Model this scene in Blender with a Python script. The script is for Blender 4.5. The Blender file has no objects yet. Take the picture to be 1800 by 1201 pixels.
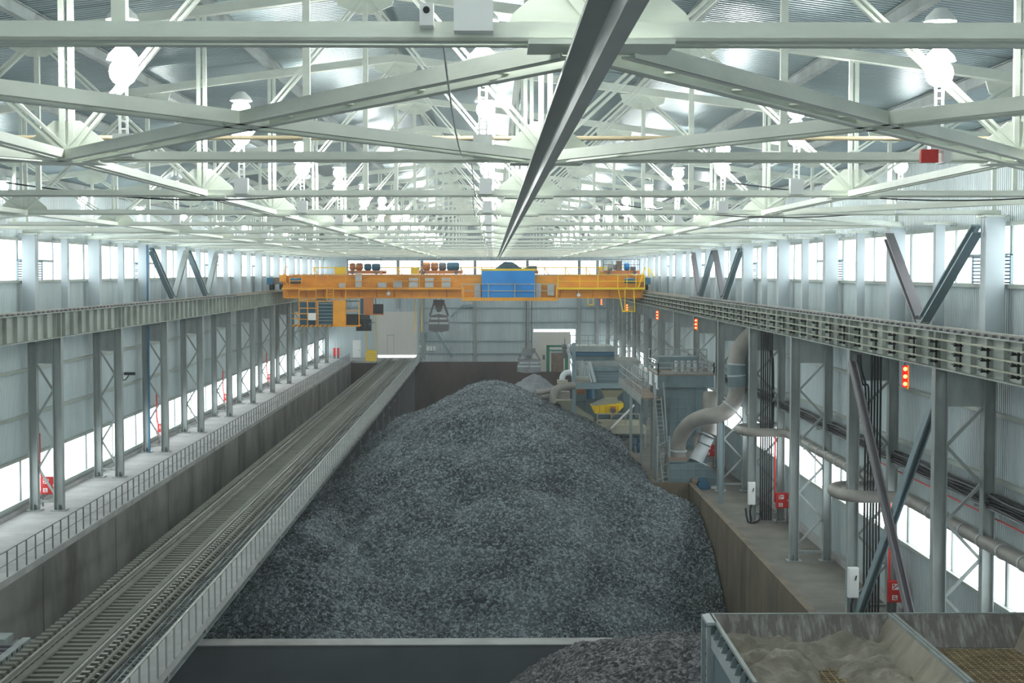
import bpy, math, random
import numpy as np
from mathutils import Vector, Matrix

random.seed(7)
rng = np.random.default_rng(11)
C = bpy.context.scene.collection
H = 11.5                      # eye height over the walkway (z = 0); "r" heights below are relative to the eye
F = 2700.0
PITCH = math.radians(2.598)
YAW = math.radians(0.743)

cam = bpy.data.cameras.new('camera'); cam.lens = 54; cam.sensor_width = 36; cam.clip_end = 1000; cam.clip_start = .1
camo = bpy.data.objects.new('camera', cam); C.objects.link(camo)
camo.location = (0, 0, H); camo.rotation_euler = (math.pi/2-PITCH, 0, -YAW)
bpy.context.scene.camera = camo
_R = camo.rotation_euler.to_matrix()

def at(px, py, Y):
    """point of the hall seen at pixel (px,py) at distance Y along the hall"""
    d = _R @ Vector(((px-900)/F, -(py-600.5)/F, -1))
    t = Y/d.y
    return Vector((d.x*t, Y, H+d.z*t))

# ------------------------------------------------------------------ materials
def lin(c):
    c /= 255
    return c/12.92 if c <= .04045 else ((c+.055)/1.055)**2.4
def rgb(r, g, b): return (lin(r), lin(g), lin(b), 1)

def mat(name, col, rough=.6, metal=0.0, var=.12, scale=1.5, bump=0.0, bscale=30, dirt=None, dscale=(1, 1, 1), damt=.5, emit=None, spec=.5):
    m = bpy.data.materials.new(name); m.use_nodes = True
    nt = m.node_tree; N = nt.nodes; L = nt.links
    b = N['Principled BSDF']
    b.inputs['Roughness'].default_value = rough; b.inputs['Metallic'].default_value = metal
    b.inputs['Specular IOR Level'].default_value = spec
    tc = N.new('ShaderNodeTexCoord')
    n = N.new('ShaderNodeTexNoise'); n.inputs['Scale'].default_value = scale; n.inputs['Detail'].default_value = 5
    L.new(tc.outputs['Object'], n.inputs['Vector'])
    r = N.new('ShaderNodeMapRange'); r.inputs[1].default_value = .3; r.inputs[2].default_value = .7
    r.inputs[3].default_value = 1-var; r.inputs[4].default_value = 1+var
    L.new(n.outputs['Fac'], r.inputs[0])
    mx = N.new('ShaderNodeMix'); mx.data_type = 'RGBA'; mx.blend_type = 'MULTIPLY'; mx.inputs[0].default_value = 1
    mx.inputs[6].default_value = col
    L.new(r.outputs[0], mx.inputs[7])
    out = mx.outputs[2]
    if dirt:
        mp = N.new('ShaderNodeMapping'); mp.inputs['Scale'].default_value = dscale
        L.new(tc.outputs['Object'], mp.inputs[0])
        n2 = N.new('ShaderNodeTexNoise'); n2.inputs['Scale'].default_value = 1; n2.inputs['Detail'].default_value = 6; n2.inputs['Roughness'].default_value = .65
        L.new(mp.outputs[0], n2.inputs['Vector'])
        r2 = N.new('ShaderNodeMapRange'); r2.inputs[1].default_value = .45; r2.inputs[2].default_value = .7; r2.inputs[3].default_value = 0; r2.inputs[4].default_value = damt
        L.new(n2.outputs['Fac'], r2.inputs[0])
        m2 = N.new('ShaderNodeMix'); m2.data_type = 'RGBA'; m2.inputs[7].default_value = dirt
        L.new(r2.outputs[0], m2.inputs[0]); L.new(out, m2.inputs[6]); out = m2.outputs[2]
    L.new(out, b.inputs['Base Color'])
    if bump:
        n3 = N.new('ShaderNodeTexNoise'); n3.inputs['Scale'].default_value = bscale; n3.inputs['Detail'].default_value = 4
        L.new(tc.outputs['Object'], n3.inputs['Vector'])
        bp = N.new('ShaderNodeBump'); bp.inputs['Strength'].default_value = bump; bp.inputs['Distance'].default_value = .05
        L.new(n3.outputs['Fac'], bp.inputs['Height']); L.new(bp.outputs[0], b.inputs['Normal'])
    if emit:
        b.inputs['Emission Color'].default_value = emit[0]; b.inputs['Emission Strength'].default_value = emit[1]
    return m

def coal_mat(name, dark, light, cell):
    m = bpy.data.materials.new(name); m.use_nodes = True
    nt = m.node_tree; N = nt.nodes; L = nt.links; b = N['Principled BSDF']
    b.inputs['Roughness'].default_value = .75
    tc = N.new('ShaderNodeTexCoord')
    v = N.new('ShaderNodeTexVoronoi'); v.inputs['Scale'].default_value = 1/cell
    L.new(tc.outputs['Object'], v.inputs['Vector'])
    n = N.new('ShaderNodeTexNoise'); n.inputs['Scale'].default_value = .35; n.inputs['Detail'].default_value = 4
    L.new(tc.outputs['Object'], n.inputs['Vector'])
    sp = N.new('ShaderNodeSeparateColor'); L.new(v.outputs['Color'], sp.inputs[0])
    pw = N.new('ShaderNodeMath'); pw.operation = 'POWER'; pw.inputs[1].default_value = 2.2; L.new(sp.outputs[0], pw.inputs[0])
    ad = N.new('ShaderNodeMath'); ad.operation = 'MULTIPLY_ADD'; ad.inputs[1].default_value = .95; L.new(pw.outputs[0], ad.inputs[0])
    r = N.new('ShaderNodeMapRange'); r.inputs[1].default_value = .35; r.inputs[2].default_value = .65; r.inputs[3].default_value = -.12; r.inputs[4].default_value = .22
    L.new(n.outputs['Fac'], r.inputs[0]); L.new(r.outputs[0], ad.inputs[2]); ad.use_clamp = True
    mx = N.new('ShaderNodeMix'); mx.data_type = 'RGBA'; mx.inputs[6].default_value = dark; mx.inputs[7].default_value = light
    L.new(ad.outputs[0], mx.inputs[0]); L.new(mx.outputs[2], b.inputs['Base Color'])
    bp = N.new('ShaderNodeBump'); bp.inputs['Strength'].default_value = 1.0; bp.inputs['Distance'].default_value = cell*.9
    bp.invert = True; L.new(v.outputs['Distance'], bp.inputs['Height']); L.new(bp.outputs[0], b.inputs['Normal'])
    return m

def lamp_mat(name, col, s):
    m = bpy.data.materials.new(name); m.use_nodes = True
    nt = m.node_tree; nt.nodes.clear()
    e = nt.nodes.new('ShaderNodeEmission'); o = nt.nodes.new('ShaderNodeOutputMaterial')
    e.inputs[0].default_value = col; e.inputs[1].default_value = s
    nt.links.new(e.outputs[0], o.inputs[0]); return m

M = {
 'pale': mat('pale_green_grey_paint', rgb(222, 228, 216), .5, 0, .05, .8, dirt=rgb(150, 155, 145), dscale=(.6, .6, 2), damt=.3),
 'steel': mat('grey_steel_paint', rgb(152, 160, 158), .5, 0, .1, .7, dirt=rgb(95, 95, 90), dscale=(1, 1, .3), damt=.5),
 'girder': mat('grey_green_girder_paint', rgb(158, 166, 158), .45, 0, .08, .7, dirt=rgb(110, 105, 95), dscale=(.4, .4, 1), damt=.4),
 'shaft': mat('blue_grey_shaft_paint', rgb(176, 186, 190), .5, 0, .05, .8),
 'mono': mat('grey_monorail_paint', rgb(178, 182, 178), .45, 0, .06, 1),
 'dark': mat('dark_purple_grey_paint', rgb(96, 94, 98), .5, 0, .1, 1),
 'deck': mat('galvanised_roof_deck', rgb(170, 186, 192), .36, .7, .08, .2),
 'panel': mat('corrugated_wall_sheet', rgb(192, 204, 206), .45, .15, .06, .15, dirt=rgb(130, 138, 138), dscale=(.3, .3, .05), damt=.35),
 'conc': mat('walkway_concrete', rgb(168, 168, 166), .85, 0, .12, .8, .15, 25, dirt=rgb(125, 122, 115), dscale=(.5, .5, .5), damt=.5),
 'floor': mat('dusty_concrete_floor', rgb(112, 108, 100), .85, 0, .18, .6, .15, 25, dirt=rgb(70, 68, 62), dscale=(.4, .4, .4), damt=.6),
 'pit': mat('stained_pit_wall', rgb(122, 120, 114), .7, 0, .25, .35, .1, 8, dirt=rgb(62, 56, 50), dscale=(.5, .22, .1), damt=.95),
 'pitr': mat('stained_ochre_pit_wall', rgb(112, 100, 82), .75, 0, .2, .5, .1, 8, dirt=rgb(62, 56, 48), dscale=(.6, .6, .15), damt=.8),
 'pite': mat('brown_pit_end_wall', rgb(86, 74, 68), .8, 0, .15, .3, .1, 8, dirt=rgb(50, 46, 46), dscale=(.5, .5, .15), damt=.7),
 'front': mat('dark_grey_wall_paint', rgb(98, 104, 107), .7, 0, .1, .5, dirt=rgb(80, 84, 86), dscale=(.3, .3, .3), damt=.5),
 'sleeper': mat('weathered_grey_sleeper', rgb(128, 128, 118), .8, 0, .15, 2, dirt=rgb(80, 78, 70), dscale=(1, 1, 1), damt=.5),
 'rail': mat('worn_rail_steel', rgb(150, 150, 142), .4, .5, .1, 1),
 'black': mat('black_rubber', rgb(24, 26, 28), .6, 0, .1, 2),
 'orange': mat('orange_yellow_crane_paint', rgb(236, 160, 30), .5, 0, .06, .6, dirt=rgb(170, 105, 50), dscale=(.5, .5, 1), damt=.4),
 'brownor': mat('dull_orange_paint', rgb(190, 118, 60), .5, 0, .1, .6),
 'yellow': mat('yellow_paint', rgb(244, 206, 20), .5, 0, .05, 1),
 'blue': mat('bright_blue_sheet', rgb(0, 138, 218), .5, 0, .08, .8),
 'teal': mat('teal_motor_paint', rgb(30, 92, 120), .45, 0, .08, 2),
 'grey': mat('light_grey_cabinet', rgb(178, 186, 188), .5, 0, .06, 1),
 'white': mat('white_enamel', rgb(232, 234, 232), .4, 0, .03, 1),
 'door': mat('cream_door_sheet', rgb(212, 208, 200), .55, 0, .03, .5),
 'red': mat('red_enamel', rgb(206, 42, 38), .4, 0, .05, 1),
 'machine': mat('blue_grey_machine_paint', rgb(112, 132, 138), .5, 0, .1, .6, dirt=rgb(76, 84, 84), dscale=(.6, .6, .3), damt=.6),
 'duct': mat('dusty_duct_sheet', rgb(150, 146, 140), .55, .2, .1, .8, dirt=rgb(105, 98, 90), dscale=(.6, .6, .6), damt=.6),
 'foil': mat('white_duct_wrap', rgb(205, 212, 214), .45, .1, .06, 1.5, .3, 6),
 'cream': mat('cream_dusty_sheet', rgb(166, 166, 148), .65, 0, .1, .7),
 'green': mat('green_frame_paint', rgb(26, 120, 92), .5, 0, .08, 1),
 'brick': mat('brown_bales', rgb(140, 122, 108), .85, 0, .2, 2, .3, 10),
 'tan': mat('tan_pipe_paint', rgb(196, 180, 150), .5, 0, .05, 1),
 'grate': mat('rusty_grating', rgb(160, 142, 108), .75, .1, .2, 3, dirt=rgb(80, 66, 48), dscale=(2, 2, 2), damt=.6),
 'hopper': mat('scratched_hopper_plate', rgb(118, 111, 107), .55, .15, .12, 1.2, .15, 12, dirt=rgb(190, 186, 178), dscale=(7, 2, .6), damt=.8),
 'hopperside': mat('dusty_hopper_plate', rgb(140, 132, 116), .7, 0, .15, 2, .2, 12, dirt=rgb(95, 88, 78), dscale=(1, 3, .5), damt=.6),
 'mud': mat('dried_grey_mud', rgb(152, 145, 132), .95, 0, .25, 1.6, .5, 9, dirt=rgb(100, 95, 88), dscale=(1.2, 1.2, 1.2), damt=.7),
 'purple': mat('grey_violet_brace_paint', rgb(120, 116, 120), .5, 0, .08, .8),
 'bluegrey': mat('blue_grey_brace_paint', rgb(128, 148, 154), .45, 0, .08, .8),
 'bluepipe': mat('blue_pipe_paint', rgb(52, 100, 128), .5, 0, .05, 1),
 'pane': mat('frosted_pane', rgb(235, 240, 242), .3, 0, 0, 1, emit=((.88, .97, 1, 1), 2.6)),
 'bulb': lamp_mat('lamp_bulb', (.95, 1, .96, 1), 95),
 'redlamp': lamp_mat('red_signal_lamp', (1, .05, .02, 1), 14),
 'amberlamp': lamp_mat('orange_signal_lamp', (1, .28, .05, 1), 14),
 'coal': coal_mat('dark_ore_lumps', rgb(46, 55, 60), rgb(146, 158, 163), .11),
 'coal2': coal_mat('purplish_ore_lumps', rgb(48, 48, 52), rgb(146, 144, 148), .1),
 'lump': mat('pale_lump_stone', rgb(130, 134, 138), .9, 0, .2, 1, .5, 5),
}

# ------------------------------------------------------------------ mesh collector
class MB:
    def __init__(s): s.v = []; s.f = []; s.sm = []
    def add(s, vs, fs, smooth=False):
        b = len(s.v); s.v += [tuple(p) for p in vs]
        for f in fs: s.f.append(tuple(i+b for i in f)); s.sm.append(smooth)
        return s
    def box(s, x0, x1, y0, y1, z0, z1):
        x0, x1 = min(x0, x1), max(x0, x1); y0, y1 = min(y0, y1), max(y0, y1); z0, z1 = min(z0, z1), max(z0, z1)
        v = [(x0, y0, z0), (x1, y0, z0), (x1, y1, z0), (x0, y1, z0), (x0, y0, z1), (x1, y0, z1), (x1, y1, z1), (x0, y1, z1)]
        return s.add(v, [(3, 2, 1, 0), (4, 5, 6, 7), (0, 1, 5, 4), (1, 2, 6, 5), (2, 3, 7, 6), (3, 0, 4, 7)])
    def bar(s, p, q, w, h, up=(0, 0, 1), off=(0, 0)):
        """rectangular bar from p to q: w across, h along 'up'; off shifts it (across, up)"""
        p, q = Vector(p), Vector(q); d = (q-p).normalized(); u = Vector(up)
        if abs(d.dot(u)) > .99: u = Vector((0, 1, 0))
        a = d.cross(u).normalized(); u = a.cross(d).normalized()
        o = a*off[0]+u*off[1]
        vs = [e+o+a*i*w/2+u*j*h/2 for e in (p, q) for i, j in ((-1, -1), (1, -1), (1, 1), (-1, 1))]
        return s.add(vs, [(0, 3, 2, 1), (4, 5, 6, 7), (0, 1, 5, 4), (1, 2, 6, 5), (2, 3, 7, 6), (3, 0, 4, 7)])
    def ibeam(s, p, q, w, h, t=.02, up=(0, 0, 1)):
        s.bar(p, q, t, h-2*t, up); s.bar(p, q, w, t, up, (0, h/2-t/2)); return s.bar(p, q, w, t, up, (0, -h/2+t/2))
    def tube(s, pts, r, n=10, cap=True):
        pts = [Vector(p) for p in pts]; rs = r if isinstance(r, (list, tuple)) else [r]*len(pts)
        rings = []; a = None
        for i, p in enumerate(pts):
            d = (pts[min(i+1, len(pts)-1)]-pts[max(i-1, 0)]).normalized()
            if a is None:
                a = d.cross(Vector((0, 0, 1)))
                if a.length < .1: a = d.cross(Vector((0, 1, 0)))
            else: a = a-d*a.dot(d)
            a.normalize(); b = d.cross(a)
            rings.append([p+(a*math.cos(2*math.pi*k/n)+b*math.sin(2*math.pi*k/n))*rs[i] for k in range(n)])
        vs = [v for g in rings for v in g]; fs = []
        for i in range(len(pts)-1):
            for k in range(n): fs.append((i*n+k, (i+1)*n+k, (i+1)*n+(k+1) % n, i*n+(k+1) % n))
        s.add(vs, fs, True)
        if cap: s.add(rings[0], [tuple(range(n))]); s.add(rings[-1], [tuple(range(n-1, -1, -1))])
        return s
    def prism(s, poly, axis, a0, a1):
        """polygon (2-D) pushed along an axis: 'y' takes (x,z), 'x' takes (y,z), 'z' takes (x,y)"""
        def P(p, a): return {'y': (p[0], a, p[1]), 'x': (a, p[0], p[1]), 'z': (p[0], p[1], a)}[axis]
        n = len(poly); vs = [P(p, a0) for p in poly]+[P(p, a1) for p in poly]
        fs = [tuple(range(n-1, -1, -1)), tuple(range(n, 2*n))]+[(i, (i+1) % n, n+(i+1) % n, n+i) for i in range(n)]
        return s.add(vs, fs)
    def sphere(s, c, r, n=12, m=8, sq=(1, 1, 1)):
        vs = [(c[0]+r*sq[0]*math.sin(math.pi*i/m)*math.cos(2*math.pi*k/n), c[1]+r*sq[1]*math.sin(math.pi*i/m)*math.sin(2*math.pi*k/n), c[2]+r*sq[2]*math.cos(math.pi*i/m)) for i in range(m+1) for k in range(n)]
        return s.add(vs, [(i*n+k, (i+1)*n+k, (i+1)*n+(k+1) % n, i*n+(k+1) % n) for i in range(m) for k in range(n)], True)
    def build(s, name, m, parent=None, label=None, stuff=False):
        me = bpy.data.meshes.new(name)
        o = Vector(wloc(parent)) if parent else Vector((0, 0, 0))
        me.from_pydata([(x-o.x, y-o.y, z-o.z) for x, y, z in s.v], [], s.f)
        me.polygons.foreach_set('use_smooth', s.sm)
        me.materials.append(M[m] if isinstance(m, str) else m); me.update()
        ob = bpy.data.objects.new(name, me); C.objects.link(ob)
        if parent: ob.parent = parent
        if label: ob['label'] = label
        if stuff: ob['kind'] = 'stuff'
        return ob

def wloc(o):
    v = Vector((0, 0, 0))
    while o is not None: v += o.location; o = o.parent
    return v
def tag(o, label, cat, group=None, kind=None):
    o['label'] = label; o['category'] = cat
    if group: o['group'] = group
    if kind: o['kind'] = kind
    return o
def thing(name, loc, label, cat, group=None, kind=None):
    o = bpy.data.objects.new(name, None); o.empty_display_size = .2; C.objects.link(o); o.location = loc
    return tag(o, label, cat, group, kind)
def struct(o):
    o['kind'] = 'structure'; return o
def dup(root, loc, label, group=None):
    kids = {}
    for o in bpy.data.objects:
        if o.parent: kids.setdefault(o.parent, []).append(o)
    def cp(o, par):
        c = o.copy(); C.objects.link(c)
        if par: c.parent = par
        for k in kids.get(o, []): cp(k, c)
        return c
    r = cp(root, None); r.location = loc; r['label'] = label
    if group: r['group'] = group
    return r
ORD = ['first', 'second', 'third', 'fourth', 'fifth', 'sixth', 'seventh', 'eighth', 'ninth', 'tenth', 'eleventh', 'twelfth', 'thirteenth', 'fourteenth', 'fifteenth', 'sixteenth', 'seventeenth', 'eighteenth', 'nineteenth', 'twentieth']
def arc(c, r, a0, a1, ax, ay, n=8):
    c, ax, ay = Vector(c), Vector(ax), Vector(ay)
    return [c+ax*r*math.cos(a0+(a1-a0)*i/n)+ay*r*math.sin(a0+(a1-a0)*i/n) for i in range(n+1)]
def smooth_path(pts, n=6):
    """Catmull-Rom through the points"""
    P = [Vector(p) for p in pts]; P = [2*P[0]-P[1]]+P+[2*P[-1]-P[-2]]; out = []
    for i in range(1, len(P)-2):
        for k in range(n):
            t = k/n; a, b, c, d = P[i-1], P[i], P[i+1], P[i+2]
            out.append(.5*((2*b)+(c-a)*t+(2*a-5*b+4*c-d)*t*t+(3*b-a-3*c+d)*t**3))
    return out+[P[-2]]
# ------------------------------------------------------------------ the hall
XW0, XW1 = -22.75, 16.95            # long walls
XCL, XCR = -20.86, 14.64            # crane girders
XM = -3.1                            # middle of the span
YE = 206.0                           # end wall
ZR = -2.55                           # floor on the machine side
ZP = -7.2                            # pit floor
def Yk(k): return 1.9+12*k
def rz(r): return H+r
def roof(x): return rz(7.0-.132*abs(x-XM))     # top of the top chord

# side walls: corrugated sheet in three bands, window strips between
def corrugated(mb, X, s, y0, y1, z0, z1, p=.2, dep=.045):
    n = int((y1-y0)/p); vs = []; fs = []
    prof = [(0, 0), (.3, 0), (.45, 1), (.85, 1)]
    pts = [(y0+(i+a)*p, X-s*dep*b) for i in range(n) for a, b in prof]+[(y0+n*p, X)]
    for y, x in pts: vs += [(x, y, z0), (x, y, z1)]
    for i in range(len(pts)-1): fs.append((2*i, 2*i+2, 2*i+3, 2*i+1))
    mb.add(vs, fs)
    return mb
SILL0, SILL1, UP0, UP1 = -11.0, -9.05, -.42, 1.5
for side, X, s, zf in (('left', XW0, -1, -.3), ('right', XW1, 1, ZR)):
    mb = MB()
    y0 = 0
    for a, b in ((zf, rz(SILL0)), (rz(SILL1), rz(UP0)), (rz(UP1), roof(X)+.5)):
        corrugated(mb, X, s, y0, YE, a, b)
    mb.box(X, X+s*.25, y0, YE, zf, rz(SILL0)-.03); mb.box(X+s*.02, X+s*.25, y0, YE, rz(SILL1)+.03, rz(UP0)-.03); mb.box(X+s*.02, X+s*.25, y0, YE, rz(UP1)+.03, roof(X)+.5)
    w = struct(mb.build('wall_'+side, 'panel'))
    for r in (-2.9, -4.75, -6.95, SILL1+.08, SILL0-.06, UP0-.05, UP1+.06):
        MB().box(X-s*.07, X-s*.22, y0, YE, rz(r)-.07, rz(r)+.07).build('girt', 'girder', w)
    if side == 'right':
        MB().box(X-s*.06, X-s*.3, y0, YE, ZR, ZR+.35).build('plinth', 'conc', w)
    else:
        MB().box(X-s*.06, X-s*.25, y0, YE, 0, .2).build('plinth', 'conc', w)
nwin = 0
def side_window(X, s, y0, y1, r0, r1, transom):
    global nwin
    nwin += 1
    p = struct(MB().box(X+s*.03, X+s*.09, y0, y1, rz(r0), rz(r1)).build('window_%d' % nwin, 'pane'))
    f = MB()
    for y in (y0+.06, (y0+y1)/2, y1-.06): f.box(X-s*.05, X+s*.02, y-.05, y+.05, rz(r0), rz(r1))
    if transom: f.box(X-s*.05, X+s*.02, y0+.5, (y0+y1)/2, rz(.55)-.06, rz(.55)+.06)
    f.build('window_frame', 'steel', p)
for X, s, k0 in ((XW0, -1, 3), (XW1, 1, 2)):
    for k in range(k0, 17):
        side_window(X, s, Yk(k), Yk(k+1), UP0, UP1, k % 2 == 0)
        side_window(X, s, Yk(k), Yk(k+1), SILL0, SILL1, False)

# end wall with gate, opening, door, window strip
GATE = (at(664, 548, YE), at(733, 630, YE)); OPEN = (at(938, 579, YE), at(1011, 655, YE)); DOOR = (at(620, 598, YE), at(634, 631, YE))
mb = MB(); p = .22; n = int((XW1-XW0)/p)
def end_band(x0, x1, z0, z1):
    k = int((x1-x0)/p); pts = []
    for i in range(k):
        for a, b in ((0, 0), (.3, 0), (.45, 1), (.85, 1)): pts.append((x0+(i+a)*p, YE-.05*b))
    pts.append((x1, YE)); vs = []
    for x, y in pts: vs += [(x, y, z0), (x, y, z1)]
    mb.add(vs, [(2*i, 2*i+2, 2*i+3, 2*i+1) for i in range(len(pts)-1)])
    mb.box(x0, x1, YE+.02, YE+.2, z0, z1)
xs = sorted([XW0, DOOR[0].x, DOOR[1].x, GATE[0].x, GATE[1].x, OPEN[0].x, OPEN[1].x, XW1])
for a, b in zip(xs[:-1], xs[1:]):
    z0 = ZR-.5
    for g in (GATE, OPEN, DOOR):
        if abs((a+b)/2-(g[0].x+g[1].x)/2) < .1: z0 = g[0].z
    end_band(a, b, z0, rz(UP0-.1))
WL, WR = at(612, 460, YE).x, at(1056, 460, YE).x
end_band(XW0, WL, rz(UP0-.1), rz(UP1)); end_band(WR, XW1, rz(UP0-.1), rz(UP1)); end_band(XW0, XW1, rz(UP1), rz(7.6))
we = struct(mb.build('wall_end', 'panel'))
for px in (700, 742, 835, 927, 1018, 1050): 
    x = at(px, 500, YE).x; MB().box(x-.2, x+.2, YE-.45, YE-.1, (0 if px < 770 else ZR) if px != 700 else GATE[0].z+.4, rz(1.5)).build('wall_post', 'steel', we)
for py in (542, 567, 600, 622):
    z = at(800, py, YE).z
    for a, b in ((GATE[1].x+.3, OPEN[0].x-.2 if py > 575 else XW1-1), (XW0+.5, GATE[0].x-.3)):
        if py > 595 and b < GATE[0].x: continue
        MB().box(a, b, YE-.3, YE-.08, z-.08, z+.08).build('girt', 'bluegrey', we)
for a, b in ((WL, at(742, 0, YE).x), (at(742, 0, YE).x, at(890, 0, YE).x), (at(890, 0, YE).x, at(1018, 0, YE).x), (at(1018, 0, YE).x, WR)):
    nwin += 1
    struct(MB().box(a+.08, b-.08, YE+.02, YE+.08, rz(UP0-.1), rz(UP1)).build('window_%d' % nwin, 'pane'))
d = struct(MB().box(GATE[0].x, GATE[1].x, YE+.02, YE+.12, 0.35, GATE[0].z).build('door_1', 'door'))
f = MB(); x0, x1 = at(681, 600, YE).x, at(692, 600, YE).x
f.box(x0-.04, x0+.04, YE-.02, YE+.02, .4, 3.0).box(x1-.04, x1+.04, YE-.02, YE+.02, .4, 3.0).box(x0-.1, x1+.1, YE-.04, YE+.02, 2.95, 3.1)
f.build('wicket_frame', 'grey', d)
f = MB()
for px in range(668, 733, 6): x = at(px, 600, YE).x; f.box(x-.02, x+.02, YE-.01, YE+.02, .4, GATE[0].z-.1)
f.build('panel_seam', 'door', d)
MB().box(GATE[0].x, GATE[1].x, YE+.03, YE+.1, 0, .33).build('lit_gap', 'pane', d)
d = struct(MB().box(OPEN[0].x, at(1003, 600, YE).x, YE+.1, YE+.2, ZR, OPEN[0].z-.35).build('door_2', 'door'))
MB().box(at(1003, 600, YE).x, OPEN[1].x, YE+.08, YE+.14, ZR, OPEN[0].z-.1).build('lit_gap', 'pane', d)
MB().box(OPEN[0].x, OPEN[1].x, YE+.08, YE+.14, OPEN[0].z-.35, OPEN[0].z).build('lit_gap', 'pane', d)
d = struct(MB().box(DOOR[0].x, DOOR[1].x, YE-.02, YE+.08, 0, DOOR[0].z).build('door_3', 'white'))
MB().box(DOOR[1].x-.22, DOOR[1].x-.12, YE-.1, YE-.02, .95, 1.05).build('door_handle', 'black', d)
# wall behind the camera
struct(MB().box(XW0, XW1, -.5, -.2, ZP, rz(7.6)).build('wall_near', 'panel'))

# roof deck (ribs run across the hall)
mb = MB(); p = .25; n = int(YE/p); prof = [(0, 0), (.3, 0), (.45, 1), (.85, 1)]
pts = [((i+a)*p, -.06*b) for i in range(n) for a, b in prof]+[(n*p, 0)]
vs = []
for y, dz in pts:
    for x in (XW0-.3, XM, XW1+.3): vs.append((x, y, roof(x)+.42+dz))
fs = []
for i in range(len(pts)-1):
    for j in (0, 1): fs.append((3*i+j, 3*i+j+1, 3*i+4+j, 3*i+3+j))
mb.add(vs, fs)
for a, b in ((XW0-.3, XM), (XM, XW1+.3)):
    mb.prism([(a, roof(a)+.46), (b, roof(b)+.46), (b, roof(b)+.6), (a, roof(a)+.6)], 'y', -.5, YE+.3)
struct(mb.build('ceiling', 'deck'))
# floors
XP0, XP1 = -18.2, 12.65              # pit walls
f = struct(MB().box(XW0, XP0, -.2, YE, -.28, 0).build('floor_walkway', 'conc'))
fl = MB().box(XP1+.35, XW1+.2, -.2, YE, ZR-.3, ZR)
fl.box(10.6, XP1+.35, 98.6, YE, ZR-.3, ZR).box(-9.4, 10.6, 198.8, YE, ZR-.3, ZR)
struct(fl.build('floor_machine_side', 'floor'))
struct(MB().box(-14.6, -9.4, 199, YE, -.3, 0).box(XP0, -14.6, 199, YE, -.3, 0).build('floor_gate_sill', 'conc'))
struct(MB().box(XP0, XP1, -.2, 199, ZP-.3, ZP).build('floor_pit', 'front'))
# pit walls
w = struct(MB().box(XP0-.6, XP0, -.2, 199.2, ZP, -.28).build('wall_pit_left', 'pit'))
for y in range(50, 199, 12): MB().box(XP0, XP0+.02, y-.03, y+.03, ZP, -.4).build('seam', 'front', w)
w = MB().box(XP1, XP1+.35, 34, 98.3, ZP, ZR+.45).box(10.3, XP1+.35, 98.3, 98.65, ZP, ZR+.45).box(10.3, 10.65, 98.65, 116, ZP, ZR+.45).box(10.3, 10.65, 116, 199, ZP, ZR-.3)
struct(w.build('wall_pit_right', 'pitr'))
struct(MB().box(-9.4, at(938, 600, 198.5).x, 198.4, 199, ZP, -.15).box(at(938, 600, 198.5).x, 10.3, 198.4, 199, ZP, -1.45).box(XP0, -9.4, 198.4, 199, ZP, -.3).build('wall_pit_end', 'pite'))
wf = struct(MB().box(XP0, XP1, 57.45, 58.35, ZP, ZR-.04).build('wall_pit_front', 'front'))
MB().box(XP0, XP1, 57.4, 58.4, ZR-.04, ZR).build('wall_coping', 'conc', wf)

# ------------------------------------------------------------------ columns
def column(s, xc, xw, zf, label, name='lattice_column', g=None):
    """s=+1: wall on +X.  xc: crane branch axis, xw: upper shaft axis"""
    t = thing(name, (xw, 0, zf), label, 'column', g, 'thing')
    top = rz(-3.15)
    MB().ibeam((xc, 0, zf), (xc, 0, top), .4, .44, .03, up=(1, 0, 0)).build('crane_branch', 'steel', t)
    xb = xw-s*.06
    MB().ibeam((xb, 0, zf), (xb, 0, top-.2), .38, .4, .03, up=(1, 0, 0)).build('wall_branch', 'steel', t)
    MB().box(xw-.31, xw+.31, -.3, .3, top-.2, rz(1.84)).build('upper_shaft', 'shaft', t)
    MB().box(xw-.42, xw+.42, -.42, .42, rz(1.78), rz(1.84)).build('head_plate', 'pale', t)
    a, b = xc+s*.22, xb-s*.2
    MB().box(a, b, -.03, .03, top-1.25, top-.02).box(a, b, -.2, .2, top-.06, top-.02).build('cap_plate', 'steel', t)
    z = top-1.3; k = 0
    while z-1.25 > zf+.35:
        p, q = (a, b) if k % 2 else (b, a)
        MB().bar((p, 0, z), (q, 0, z-1.25), .1, .1, up=(0, 1, 0)).build('lacing_bar', 'steel', t)
        z -= 1.25; k += 1
    MB().bar((a, 0, zf+.45), (b, 0, zf+.45), .12, .12).build('lacing_bar', 'steel', t)
    for x, nm in ((xc, 'base_plate'), (xb, 'base_plate')):
        MB().box(x-.36, x+.36, -.32, .32, zf, zf+.06).box(x-.02, x+.02, -.28, .28, zf+.06, zf+.3).build(nm, 'steel', t)
    return t
KL, KR = range(4, 17), range(3, 17)
cl = column(-1, XCL, -22.1, 0, '')
for i, k in enumerate(KL):
    lab = 'grey lattice column at the walkway wall, %s from the camera end' % ORD[i]
    if i == 0: cl.location.y = Yk(k); cl['label'] = lab; cl['group'] = 'walkway side lattice columns'
    else: dup(cl, (-22.1, Yk(k), 0), lab)
cr = column(1, XCR, 16.3, ZR, '')
for i, k in enumerate(KR):
    lab = 'grey lattice column on the machine side floor, %s from the camera end' % ORD[i]
    if i == 0: cr.location.y = Yk(k); cr['label'] = lab; cr['group'] = 'machine side lattice columns'
    else: dup(cr, (16.3, Yk(k), ZR), lab)
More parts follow.
